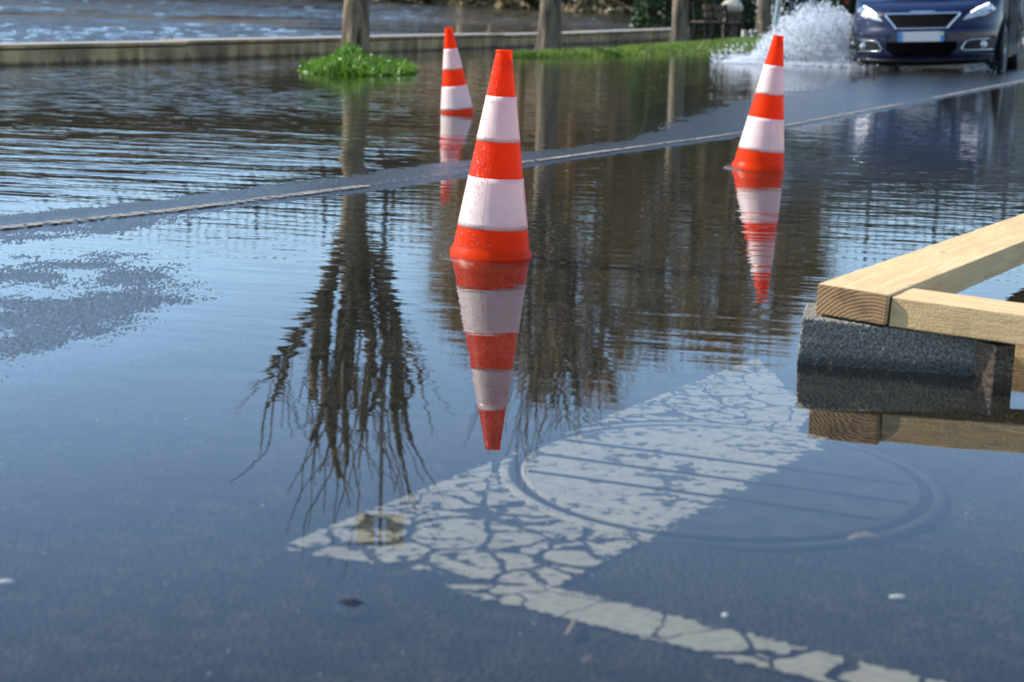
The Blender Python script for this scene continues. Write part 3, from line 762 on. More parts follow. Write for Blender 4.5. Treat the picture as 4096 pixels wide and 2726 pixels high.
# ------------------------------------------------------------------ things behind the bench
def hedge(name, c, s, label, n=3000, seed=1, mat='hedge'):
    g = random.Random(seed); root = empty(name, c, 0, label, 'hedge')
    def place(g):
        f = g.choice((0, 1, 2, 3)); p = [g.uniform(-.5, .5)*s[0], g.uniform(-.5, .5)*s[1], g.uniform(0, 1)*s[2]]
        if f == 0: p[1] = -s[1]/2
        elif f == 1: p[2] = s[2]
        elif f == 2: p[0] = g.choice((-.5, .5))*s[0]
        b = 0.16*mnoise.noise(Vector(p)*1.9+Vector((seed, 0, 0))); return (p[0]+b+g.gauss(0, .05), p[1]+b+g.gauss(0, .07), max(0, p[2]+b+g.gauss(0, .06)))
    V, Fq = leaves(n, place, 0.11, g); mesh_np('foliage', V, Fq, M[mat], root, False)
    T = Tubes()
    for k in range(12): x = (k/11-.5)*s[0]*.9; T.tube([(x, 0, 0), (x*1.02+g.uniform(-.1, .1), g.uniform(-.1, .1), s[2]*.85)], [0.05, 0.02], 5)
    tag(T.build('stem', M['twig'], root), kind='stuff'); return root
hp = at(1690, 70)
hedge('clipped_hedge', (4.75, 38.5, 0.0), (4.3, 1.6, 2.3), 'tall dark evergreen hedge behind the bench', 13000, 5)
hedge('low_shrub', (at(1725, 60).x+0.05, 36.5, 0.05), (1.0, 0.9, 0.95), 'small green shrub in front of the pale posts behind the bench', 3500, 8)
bm = bmesh.new(); bmesh.ops.create_icosphere(bm, subdivisions=3, radius=1.0)
for v in bm.verts:
    nn = mnoise.noise(v.co*1.3)*0.25; v.co = Vector((v.co.x*0.22*(1+nn), v.co.y*0.16*(1+nn), v.co.z*0.14*(1+nn)))
bp = at(1687, 17, 0.62)
o = obj_bm('boulder', bm, simple('pale_stone', (0.48, 0.43, 0.34), 0.85, var=0.25, scale=9, bump=0.02), None, True); hb = 35.0
d_ = ray(1687, 15); tb = hb/d_[1]; zb_ = CAM_H+d_[2]*tb
o.location = (d_[0]*tb, hb, zb_); tag(o, 'pale rounded stone resting on a rough pillar behind the bench back', 'stone')
bm = bmesh.new(); box(bm, (0, 0, (zb_-0.10)/2), (0.34, 0.34, zb_-0.10), 0.1, 0.03)
o = obj_bm('stone_pillar', bm, simple('pillar_stone', (0.06, 0.045, 0.026), 0.9, var=0.4, scale=6)); o.location = (d_[0]*tb, hb, 0.0)
tag(o, 'rough tan stone pillar behind the bench carrying a pale rounded stone', 'pillar')
pm = [simple('pale_post_a', (0.42, 0.38, 0.30), 0.8, var=0.25), simple('grey_post', (0.30, 0.30, 0.29), 0.8, var=0.25)]
for k, (px, wpx, lab) in enumerate(((1712, 10, 'wide pale stone post just right of the bench'), (1728, 8, 'grey wooden post between two other pale posts'), (1739, 7, 'thin grey wooden post beside the fourth tree trunk'))):
    D = 34.0; d_ = ray(px, 95); t0_ = D/d_[1]; dt = ray(px, 72); zt_ = CAM_H+dt[2]*D/dt[1]
    bm = bmesh.new(); w_ = wpx*S4/F_PX*D; box(bm, (0, 0, (zt_+0.02)/2), (w_, 0.16, zt_+0.02), 0.1, 0.015)
    if k: box(bm, (0, -0.03, zt_*0.5), (w_*0.3, 0.12, zt_+0.06))
    o = obj_bm('boundary_post', bm, pm[min(k, 1)]); o.location = (d_[0]*t0_, D, 0.0); tag(o, lab, 'post')

# road-sign pole and shop behind the splash
sp = ray(1779, 66); D = 32.5; sx = sp[0]*D/sp[1]
sgn = empty('sign_pole', (sx, D, 0.03), 0, 'leaning grey green metal sign pole behind the splash', 'pole')
t_ = Tubes(); t_.tube([(0, 0, -0.1), (0.22, 0, 2.6)], [0.045, 0.045], 12)
t_.build('pole', simple('galvanised', (0.26, 0.33, 0.33), 0.45, 0.4), sgn)
bm = bmesh.new(); bmesh.ops.create_cone(bm, cap_ends=True, segments=32, radius1=0.32, radius2=0.32, depth=0.02, matrix=Matrix.Translation((0.21, -0.06, 2.4)) @ Matrix.Rotation(math.pi/2, 4, 'X'))
obj_bm('sign_back', bm, simple('sign_back', (0.35, 0.36, 0.37), 0.5, 0.5), sgn)
# shop building
SB = 44.0; x0 = ray(1800, 60)[0]*SB
shop = empty('grey_building', (x0, SB, 0.05), 0, 'grey rendered building with colourful shop boards behind the blue car', 'building')
_, hs = mirror(2200, 445, SB)
gm = simple('grey_render', (0.20, 0.215, 0.235), 0.85, var=0.18, scale=0.8)
bm = bmesh.new(); box(bm, (9, 3, hs/2), (18, 6, hs))
obj_bm('wall', bm, gm, shop)
bm = bmesh.new(); box(bm, (9, 2.9, hs+0.08), (18.4, 6.6, 0.16)); obj_bm('roof', bm, simple('roof_edge', (0.10, 0.10, 0.11), 0.8), shop)
dk = simple('dark_glass', (0.03, 0.035, 0.04), 0.12, var=0.2)
for k in range(5):
    xx = 3.8+k*2.9
    fr = bm = bmesh.new(); box(bm, (xx, -0.03, 1.25), (1.7, 0.1, 2.4)); o = obj_bm('window', bm, simple('window_frame', (0.32, 0.32, 0.33), 0.6), shop)
    bm = bmesh.new(); box(bm, (xx, -0.085, 1.25), (1.5, 0.02, 2.2)); obj_bm('pane', bm, dk, o)
def board(px0, px1, py0, py1, col, name):
    a = ray(px0, py1); b = ray(px1, py0); X0 = a[0]*(SB-.12)/a[1]; X1 = b[0]*(SB-.12)/b[1]
    Z0 = CAM_H+a[2]*(SB-.12)/a[1]; Z1 = CAM_H+b[2]*(SB-.12)/b[1]
    bm = bmesh.new(); box(bm, ((X0+X1)/2-x0, -0.10, (Z0+Z1)/2-0.05), (abs(X1-X0), 0.06, abs(Z1-Z0)), 0, 0.01)
    obj_bm(name, bm, simple(name, col, 0.5, var=0.3, scale=3), shop)
board(1873, 1897, -40, 12, (0.05, 0.17, 0.42), 'blue_board'); board(1898, 1905, -40, 12, (0.16, 0.55, 0.10), 'green_trim')
board(1906, 1916, -40, 10, (0.08, 0.25, 0.45), 'sky_board'); board(1917, 1957, -46, 15, (0.50, 0.045, 0.05), 'red_board'); board(1925, 1950, 10, 22, (0.45, 0.55, 0.55), 'pale_board')

# ================================================================== FLOOD WATER THINGS
# ------------------------------------------------------------------ traffic cones
H_C = 0.580; RB = 0.1135; RT = 0.0215        # height above the base, radius at the water and at the tip
def rad(z): return RB+(RT-RB)*z/H_C
def make_cone():
    root = empty('traffic_cone')
    b = lathe([(rad(0)+0.006, -0.012), (rad(0)+0.004, 0.012), (rad(0.02), 0.02)]+[(rad(z), z) for z in np.linspace(0.03, H_C-0.012, 30)]+
              [(RT+0.0008, H_C-0.010), (RT+0.0025, H_C-0.004), (RT+0.0022, H_C), (RT-0.002, H_C+0.001), (RT-0.003, H_C-0.006), (RT-0.0005, H_C-0.06)], 64)
    body = obj_bm('cone_body', b, M['cone_orange'], root, True)
    for z0, z1 in ((0.082*H_C/0.582, 0.225*H_C/0.582), (0.330*H_C/0.582-0.003, 0.468*H_C/0.582-0.014)):
        zs = np.linspace(z0, z1, 10)
        b = lathe([(rad(z0)-0.001, z0-0.0004)]+[(rad(z)+0.0014, z) for z in zs]+[(rad(z1)-0.001, z1+0.0004)], 64)
        obj_bm('reflective_sleeve', b, M['sleeve'], root, True)
    bm = bmesh.new(); n = 8; R = 0.160; rings = []
    for z, sc_ in ((-0.038, 1.0), (-0.006, 1.0), (0.0, 0.965)):
        rings.append([bm.verts.new((R*sc_*math.cos(2*math.pi*(k+.5)/n)*(1.0), R*sc_*math.sin(2*math.pi*(k+.5)/n), z-0.0065)) for k in range(n)])
    for a, b_ in zip(rings, rings[1:]):
        for k in range(n): bm.faces.new((a[k], a[(k+1) % n], b_[(k+1) % n], b_[k]))
    bm.faces.new(rings[-1]); bm.faces.new(rings[0][::-1])
    obj_bm('base_plate', bm, M['rubber'], root)
    return root
def copy_tree(o, parent=None):
    c = o.copy(); C.objects.link(c); c.parent = parent
    for ch in o.children: copy_tree(ch, c)
    return c
cone = make_cone(); cones = [cone, copy_tree(cone), copy_tree(cone)]
for o, (px, py), sc_, (ty, tx), rz, dz, lab in (
        (cones[0], (1128, 599), 1.0, (2.1, 0.0), 0.1, 0.0, 'nearest orange and white traffic cone, beaded with water drops, in the middle of the puddle'),
        (cones[1], (1752, 395), 1.02, (5.3, 0.0), 0.55, 0.0, 'orange and white traffic cone leaning right, in front of the splash'),
        (cones[2], (1053, 263), 1.0, (-7.2, 1.5), 1.7, -0.058, 'farthest and smallest orange and white traffic cone, sunk deeper and leaning left')):
    p = at(px, py-2); p.y += RB*0.9
    o.location = (p.x, p.y, dz); o.scale = (sc_,)*3
    o.rotation_mode = 'ZXY'; o.rotation_euler = Euler((math.radians(tx), math.radians(ty), rz), 'ZXY')
    tag(o, lab, 'cone', 'orange and white traffic cones in the flood')
# beads of water on the near cone
g = random.Random(5); bm = bmesh.new()
for _ in range(620):
    a = g.gauss(-2.55, 0.38); z = g.uniform(0.02, 0.95*H_C)**1.0
    if g.random() < 0.45: z *= 0.62
    if g.random() < 0.12: a = g.uniform(-3.0, 0.0)
    r = rad(z)+0.0016; s_ = g.choice((0.0008, 0.001, 0.0012, 0.0015, 0.0021))*g.uniform(0.8, 1.2)
    r_ = bmesh.ops.create_icosphere(bm, subdivisions=1, radius=s_)
    bmesh.ops.scale(bm, vec=(1, 1, 1.15), verts=r_['verts']); bmesh.ops.translate(bm, vec=(r*math.cos(a), r*math.sin(a), z), verts=r_['verts'])
tag(obj_bm('water_drops', bm, M['drop'], cones[0], True), kind='stuff')

# ------------------------------------------------------------------ concrete block and timbers
UD = Vector((0.454, 0.891, 0)).normalized(); VD = Vector((0.891, -0.454, 0)).normalized()
def grown_box(name, L, W, Hh, mat, cuts, amp, seed, bev=0.004, chip=None):
    bm = bmesh.new(); box(bm, (L/2, W/2, Hh/2), (L, W, Hh), 0, bev)
    for ax, nn, ln in ((0, cuts[0], L), (1, cuts[1], W), (2, cuts[2], Hh)):
        for k in range(1, nn):
            co = [0, 0, 0]; co[ax] = ln*k/nn; no = [0, 0, 0]; no[ax] = 1
            bmesh.ops.bisect_plane(bm, geom=bm.verts[:]+bm.edges[:]+bm.faces[:], plane_co=co, plane_no=no)
    bm.normal_update()
    for v in bm.verts:
        d = mnoise.noise(v.co*60+Vector((seed, 0, 0)))*amp+mnoise.noise(v.co*8+Vector((seed, 3, 0)))*amp*0.6
        if chip: d += chip(v.co)
        v.co += v.normal*d
    return obj_bm(name, bm, mat, None, False)
def frame_at(o, origin, xd, slope, roll=0.0):
    xdir = Vector((xd.x, xd.y, slope)).normalized(); zdir = Vector((0, 0, 1)); ydir = zdir.cross(xdir).normalized(); zdir = xdir.cross(ydir)
    m3 = Matrix((xdir, ydir, zdir)).transposed()
    o.matrix_world = Matrix.Translation(origin) @ m3.to_4x4() @ Matrix.Rotation(roll, 4, 'X')
ZB = 0.098
k1 = at(1835, 729, ZB)
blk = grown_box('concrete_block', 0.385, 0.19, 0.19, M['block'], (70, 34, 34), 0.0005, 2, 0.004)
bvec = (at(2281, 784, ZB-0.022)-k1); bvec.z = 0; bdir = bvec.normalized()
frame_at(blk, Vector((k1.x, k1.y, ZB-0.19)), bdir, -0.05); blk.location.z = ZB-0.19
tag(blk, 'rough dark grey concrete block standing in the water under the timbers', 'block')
TH = 0.064
f1 = at(1879, 655, ZB+TH); f1b = at(2046, 678, ZB+TH-0.006)
w1 = (f1b-f1).length
beam1 = grown_box('timber_beam', 2.9, w1, TH, M['wood'], (60, 5, 3), 0.0012, 5, 0.003)
# local x along the beam away from the camera, local y to the left
e1 = at(2356, 492, ZB+TH-0.015); u1 = (e1-f1); u1s = u1.z/Vector((u1.x, u1.y)).length; u1.z = 0; u1.normalize()
vr = Vector((u1.y, -u1.x, 0))
frame_at(beam1, Vector((f1.x, f1.y, ZB+0.0015))+vr*w1, u1, u1s, math.radians(2.4))
beam1.location.z -= 0.0045
tag(beam1, 'long pale timber beam running away to the right with its brown end grain on the block', 'timber')
beam2 = grown_box('timber_beam', 1.6, 0.145, TH*0.97, M['wood'], (50, 5, 3), 0.0013, 9, 0.003)
g1 = at(2049, 682, ZB+TH-0.008); g2 = at(2356, 727, ZB+TH-0.022); u2 = g2-g1; u2s = -0.045; u2.z = 0; u2.normalize()
frame_at(beam2, Vector((g1.x, g1.y, ZB-0.006)), u2, u2s)
tag(beam2, 'shorter pale timber beam butted against the long one and leaving the frame on the right', 'timber')
pL = at(2285, 878); pR = at(2331, 872)
post = grown_box('timber_stub', (pR-pL).length, 0.12, 0.155, M['wet_wood'], (6, 6, 6), 0.001, 4)
frame_at(post, Vector((pL.x, pL.y, -0.08)), (pR-pL).normalized(), 0.0); post.location = (pL.x, pL.y, -0.08)
tag(post, 'dark soaked timber stub standing right of the concrete block', 'timber')
qL = at(2338, 832)
st2 = grown_box('timber_offcut', 0.35, 0.1, 0.11, M['wood'], (6, 4, 4), 0.001, 6)
frame_at(st2, Vector((qL.x, qL.y+0.06, -0.03)), VD, 0.0); tag(st2, 'pale timber offcut under the shorter beam at the right edge of the photo', 'timber')

# ------------------------------------------------------------------ manhole cover
man = empty('manhole_cover', (mc.x, mc.y, float(height(mc.x, mc.y))+0.004), 0, 'large round manhole cover under the clear water, half covered by worn white paint', 'manhole')
def iron_paint(name):
    t = NT(name); p = t.pos(); x, y, z = t.sep(p)
    e = (mid_r-P_R[0]); e.z = 0; e.normalize()
    dist = t.math('SUBTRACT', t.mul(t.math('SUBTRACT', y, P_R[0].y), e.x), t.mul(t.math('SUBTRACT', x, P_R[0].x), e.y))   # >0 left of the edge
    n = t.noise(t.mapping(p, scale=(1, 1.4, 1)), 30, 5, 0.65); big = t.noise(p, 6, 3)
    m1 = t.math('GREATER_THAN', t.add(dist, t.mul(t.math('SUBTRACT', n, 0.5), 0.16)), 0.0)
    el = (P_L[3]-P_L[0]); el.z = 0; el.normalize()
    dl = t.math('SUBTRACT', t.mul(t.math('SUBTRACT', x, P_L[0].x), el.y), t.mul(t.math('SUBTRACT', y, P_L[0].y), el.x))
    m1 = t.mul(m1, t.math('GREATER_THAN', t.add(dl, t.mul(t.math('SUBTRACT', n, 0.5), 0.1)), 0.0))
    m2 = t.math('GREATER_THAN', t.add(n, t.mul(t.math('SUBTRACT', big, 0.5), 0.35)), 0.43)
    base = t.mix(t.ramp(t.noise(p, 20, 4), 0.35, 0.7), (0.026, 0.026, 0.025), (0.050, 0.046, 0.041))
    base = t.mix(t.ramp(t.noise(p, 90, 3), 0.55, 0.75, 0, 0.6), base, (0.022, 0.022, 0.025))
    pc = t.mix(t.ramp(t.noise(p, 45, 4, 0.7), 0.4, 0.7, 0, 0.7), (0.35, 0.305, 0.24), (0.20, 0.18, 0.15))
    c = t.mix(t.mul(m1, m2), base, pc)
    return t.end(t.bsdf(c, 0.6, 0, t.bump(t.mul(n, 0.002), 1.0), **{'Specular IOR Level': 0.03}))
ip = iron_paint('cast_iron_with_paint'); groove = simple('groove_black', (0.004, 0.004, 0.005), 0.9, **{'Specular IOR Level': 0.0})  # groove: plain near-black colour for the cover's lines and gap ring
obj_bm('frame_ring', lathe([(MR*0.945, -0.02), (MR*0.950, 0.0005), (MR*0.956, 0.0015), (MR*0.985, 0.0012), (MR, -0.001), (MR, -0.02)], 128), ip, man, True)
obj_bm('gap_ring', lathe([(MR*0.890, -0.002), (MR*0.952, -0.002)], 128), groove, man)
b = lathe([(0.001, 0.003), (MR*0.3, 0.003), (MR*0.6, 0.003), (MR*0.885, 0.003), (MR*0.895, 0.001), (MR*0.897, -0.02)], 128)
obj_bm('cover_disc', b, ip, man)
ga = math.atan2(atg(2130, 1130).y-atg(1750, 1075).y, atg(2130, 1130).x-atg(1750, 1075).x)
for off in (-0.125, -0.02, 0.085):
    hl = math.sqrt(max(0.01, (MR*0.86)**2-off**2)); bm = bmesh.new(); box(bm, (0.0, off, 0.0042), (hl*2, 0.006, 0.003))
    o = obj_bm('groove', bm, groove, man); o.rotation_euler = (0, 0, ga)

# ------------------------------------------------------------------ debris under the water
def flat_leaf(name, p, L, W, rz, col, label, stem=True):
    bm = bmesh.new(); n = 9; up = []; lo = []
    for k in range(n):
        f = k/(n-1); w_ = W*math.sin(math.pi*f)**0.8*(1-0.3*f); z = 0.004+0.008*math.sin(f*3)
        up.append(bm.verts.new((f*L, w_/2, z+0.004))); lo.append(bm.verts.new((f*L, -w_/2, z)))
    for k in range(n-1): bm.faces.new((lo[k], lo[k+1], up[k+1], up[k]))
    bmesh.ops.solidify(bm, geom=bm.faces[:], thickness=0.0012)
    if stem: box(bm, (-L*0.2, 0, 0.004), (L*0.5, 0.0025, 0.0025))
    o = obj_bm(name, bm, simple(name, col, 0.6, var=0.4, scale=60)); o.location = (p.x, p.y, float(height(p.x, p.y))+0.003); o.rotation_euler = (0, 0, rz)
    return tag(o, label, 'leaf' if 'leaf' in name else 'twig')
flat_leaf('fallen_leaf', atg(755, 1412), 0.055, 0.028, 0.25, (0.012, 0.016, 0.03), 'dark curled leaf lying on the road under the clear water left of the markings')
flat_leaf('fallen_leaf', atg(1945, 1245), 0.05, 0.014, 0.1, (0.34, 0.2, 0.1), 'pale tan leaf lying at the near edge of the manhole cover', False)
flat_leaf('fallen_leaf', atg(1332, 1531), 0.03, 0.015, 0.1, (0.12, 0.05, 0.035), 'small reddish leaf on the road at the bottom edge of the photo', False)
tw = Tubes(); a, b = atg(1303, 1468), atg(1322, 1432)
za = float(height(a.x, a.y))+0.008
tw.tube([(a.x, a.y, za), ((a.x+b.x)/2+0.003, (a.y+b.y)/2, za+0.004), (b.x, b.y, za+0.001)], [0.003, 0.004, 0.002], 6)
tag(tw.build('fallen_twig', simple('dry_twig', (0.22, 0.15, 0.08), 0.8)), 'short brown twig lying below the cracked white line', 'twig')
g = random.Random(14); bm = bmesh.new()
for k in range(40):
    px, py = (g.uniform(0, 2356), g.uniform(900, 1560)); p = atg(px, py); s_ = g.choice((0.0009, 0.0012, 0.0015, 0.002))
    r_ = bmesh.ops.create_icosphere(bm, subdivisions=1, radius=s_); bmesh.ops.scale(bm, vec=(1.3, 1, 0.6), verts=r_['verts'])
    bmesh.ops.translate(bm, vec=(p.x, p.y, float(height(p.x, p.y))+0.004), verts=r_['verts'])
tag(obj_bm('grit', bm, simple('pale_grit', (0.5, 0.47, 0.42), 0.8), None, True), kind='stuff')
for px, py, lab in ((1669, 1416, 'white pebble on the road right of the cracked thin line'), (2066, 1374, 'flat pale pebble on the road below the right end of the manhole cover'), (14, 1339, 'flat pale pebble at the left edge of the photo')):
    p = atg(px, py); bm = bmesh.new(); bmesh.ops.create_icosphere(bm, subdivisions=2, radius=1)
    for v in bm.verts: v.co = Vector((v.co.x*(0.012 if px != 1669 else 0.005), v.co.y*0.006, v.co.z*0.004))*(1+0.2*mnoise.noise(v.co*2))
    o = obj_bm('pebble', bm, simple('pale_pebble', (0.5, 0.48, 0.44), 0.7), None, True); o.location = (p.x, p.y, float(height(p.x, p.y))+0.006); tag(o, lab, 'pebble')

# ================================================================== CAR
def paint_blue():
    t = NT('navy_car_paint'); p = t.obj(); n = t.noise(p, 400, 1)
    c = t.mix(t.ramp(n, 0.4, 0.7, 0, 0.5), (0.0006, 0.0042, 0.028), (0.001, 0.007, 0.044))
    d = t.noise(p, 5, 4, 0.6); z = t.sep(p)[2]
    dirt = t.mul(t.ramp(z, 0.75, 0.25), t.ramp(d, 0.42, 0.7, 0, 0.35)); c = t.mix(dirt, c, (0.045, 0.040, 0.036))
    return t.end(t.bsdf(c, t.ramp(d, 0.3, 0.7, 0.3, 0.4), 0.0, None, **{'Specular IOR Level': 0.25, 'Coat Weight': 0.4, 'Coat Roughness': 0.04}))
cp = paint_blue()
blackp = simple('black_plastic', (0.006, 0.006, 0.007), 0.5, **{'Specular IOR Level': 0.25}); gloss = simple('dark_grille', (0.002, 0.002, 0.0025), 0.6, **{'Specular IOR Level': 0.03})
chrome = simple('chrome_trim', (0.62, 0.64, 0.66), 0.12, 1.0, var=0.05)
glass = simple('car_glass', (0.015, 0.02, 0.022), 0.04, var=0.1, **{'Coat Weight': 1.0})
def lamp_mat():
    t = NT('headlamp_lens'); p = t.obj(); v = t.voro(p, 22); n = t.noise(p, 30, 2)
    c = t.mix(t.ramp(v, 0.12, 0.3), (0.85, 0.87, 0.88), (0.50, 0.52, 0.54)); c = t.mix(t.ramp(n, 0.55, 0.65, 0, 0.7), c, (0.12, 0.12, 0.13))
    return t.end(t.bsdf(c, 0.15, 0.0, None, **{'Coat Weight': 1.0, 'Coat Roughness': 0.02}))
lens = lamp_mat()
def emit(name, col, st):
    t = NT(name); e = t.n('Emission'); e.inputs[0].default_value = col+(1,); e.inputs[1].default_value = st; return t.end(e.outputs[0])
drl = emit('daytime_light', (1.0, 0.98, 0.95), 1.9)
W2 = 0.87; NB = 0.75; LEN = 4.1
def prof(z): return float(np.interp(z, [0.18, 0.24, 0.30, 0.45, 0.56, 0.62, 0.75, 0.80, 0.85, 0.90], [0.10, 0.03, 0.01, 0.0, 0.0, 0.03, 0.06, 0.10, 0.19, 0.36]))
def kz(z): return float(np.interp(z, [0.18, 0.3, 0.55, 0.7, 0.95], [0.965, 0.99, 1.0, 0.995, 0.965]))
def front_y(x, z):
    a = min(1.0, abs(x)/(W2*kz(z))); q = (1-a**3)**(1/2.2); return NB-NB*q+prof(z)*q
def conform(bm, xs, zlo, zhi, off, thick, rows=5):
    """a patch that follows the nose; xs list, zlo/zhi functions of x"""
    G = [[], []]
    for lay, d in ((0, -off), (1, thick)):
        for r in range(rows):
            f = r/(rows-1); G[lay].append([bm.verts.new((x, front_y(x, zlo(x)+(zhi(x)-zlo(x))*f)+d, zlo(x)+(zhi(x)-zlo(x))*f)) for x in xs])
    n = len(xs)
    for r in range(rows-1):
        for i in range(n-1):
            a = G[0][r]; b = G[0][r+1]; bm.faces.new((a[i], a[i+1], b[i+1], b[i]))
            a = G[1][r]; b = G[1][r+1]; bm.faces.new((a[i+1], a[i], b[i], b[i+1]))
    for (r0) in (0, rows-1):
        for i in range(n-1): bm.faces.new((G[0][r0][i], G[0][r0][i+1], G[1][r0][i+1], G[1][r0][i]))
    for i in (0, n-1):
        for r in range(rows-1): bm.faces.new((G[0][r][i], G[0][r+1][i], G[1][r+1][i], G[1][r][i]))
def ribbon(bm, pts, wid, off, thick=0.02):
    """a moulding that follows the nose along points (x, z)"""
    P = [Vector((x, 0, z)) for x, z in pts]; rows = []
    for i, p in enumerate(P):
        d = (P[min(i+1, len(P)-1)]-P[max(i-1, 0)]).normalized(); n = Vector((-d.z, 0, d.x)); r = []
        for s_, o_ in ((-.5, -thick), (-.5, off*0.6), (0, off), (.5, off*0.6), (.5, -thick)):
            q = p+n*(wid*s_); r.append(bm.verts.new((q.x, front_y(q.x, q.z)-o_, q.z)))
        rows.append(r)
    for a, b in zip(rows, rows[1:]):
        for k in range(4): bm.faces.new((a[k], a[k+1], b[k+1], b[k]))
def dens(pts, step=0.02):
    out = []
    for (a, b), (c, d) in zip(pts, pts[1:]):
        n = max(1, int(math.hypot(c-a, d-b)/step)); out += [(a+(c-a)*k/n, b+(d-b)*k/n) for k in range(n)]
    return out+[pts[-1]]
def lin(*p): X = [a for a, _ in p]; Z = [b for _, b in p]; return lambda x: float(np.interp(abs(x), X, Z))
car = empty('blue_car', label='dark blue crossover car driving through the flood with its daytime lights on, throwing up spray', cat='car')
WA = [(0.85, 0.32), (3.40, 0.32)]; WR = 0.318; AR = 0.375
# outline param: half from the rear centre to the front centre, mirrored
half = []
for a in np.linspace(0, math.pi/2, 46)[:-1]: half.append((W2*math.sin(a)**(2/3), NB-NB*math.cos(a)**(2/2.2), 1))
for y in np.linspace(NB, LEN-0.45, 70): half.append((W2, float(y), 0))
for a in np.linspace(0, math.pi/2, 24)[1:]: half.append((W2*math.cos(a)**(0.6), LEN-0.45+0.45*math.sin(a)**0.8, 2))
zs = np.concatenate([np.linspace(0.19, 0.9, 34), ])
def rise(y): return 0.13*min(1, max(0, (y-0.36)/1.0))
bm = bmesh.new(); cols = {}
for sg in (1, -1):
    for i, (x, y, kind) in enumerate(half):
        col = []
        for z in zs:
            if kind == 1: yy_ = front_y(min(x, W2*0.999999)*1.0, z); xx = x*kz(z)
            elif kind == 0: yy_ = y; xx = x*kz(z)*(1+0.004*math.sin((z-0.3)*14))
            else: yy_ = y-0.10*max(0, (z-0.6)); xx = x*kz(z)
            if kind == 1: yy_ = NB-NB*(1-(x/W2)**3)**(1/2.2)+prof(z)*(1-(x/W2)**3)**(1/2.2) if x < W2 else NB
            zz = z+(rise(yy_)*(z-0.19)/0.71 if z > 0.5 else rise(yy_)*(0.31/0.71)*(z-0.19)/0.31*0.0+0) if False else z+rise(yy_)*max(0, (z-0.5)/0.4)
            col.append(bm.verts.new((sg*xx, yy_, zz)))
        cols[(sg, i)] = col
def near_arch(f):
    c = f.calc_center_median()
    return abs(c.x) > 0.55 and any((c.y-wy)**2+(c.z-wz)**2 < AR*AR for wy, wz in WA)
for sg in (1, -1):
    for i in range(len(half)-1):
        a, b = cols[(sg, i)], cols[(sg, i+1)]
        for k in range(len(zs)-1): bm.faces.new((a[k], b[k], b[k+1], a[k+1]) if sg > 0 else (a[k+1], b[k+1], b[k], a[k]))
a, b = cols[(1, len(half)-1)], cols[(-1, len(half)-1)]
for k in range(len(zs)-1): bm.faces.new((a[k], b[k], b[k+1], a[k+1]))
# hood and deck between mirrored top edges
prev = None; NX = 14
for i in range(0, len(half)):
    pa, pb = cols[(1, i)][-1].co, cols[(-1, i)][-1].co
    row = [cols[(-1, i)][-1]]
    for k in range(1, NX):
        f = k/NX*2-1; x = pa.x*f; cr = 0.035*(1-f*f)*min(1, pa.x/0.5)
        cr += 0.012*max(0, 1-abs(abs(f)-0.62)/0.1)*min(1, pa.x/0.5)
        row.append(bm.verts.new((x, pa.y-0.04*(1-f*f)*0, pa.z+cr)))
    row.append(cols[(1, i)][-1])
    if prev:
        for k in range(NX): bm.faces.new((prev[k], prev[k+1], row[k+1], row[k]))
    prev = row
bmesh.ops.remove_doubles(bm, verts=bm.verts[:], dist=0.0008)
bmesh.ops.delete(bm, geom=[f for f in bm.faces if near_arch(f)], context='FACES')
for v in bm.verts:                                   # snap the cut edge to the round arch
    if v.is_boundary and abs(v.co.x) > 0.5 and v.co.z > 0.2:
        for wy, wz in WA:
            d = Vector((v.co.y-wy, v.co.z-wz)); 
            if AR*0.8 < d.length < AR*1.2: d = d.normalized()*AR; v.co.y = wy+d.x; v.co.z = wz+d.y
body = obj_bm('body', bm, cp, car, True)
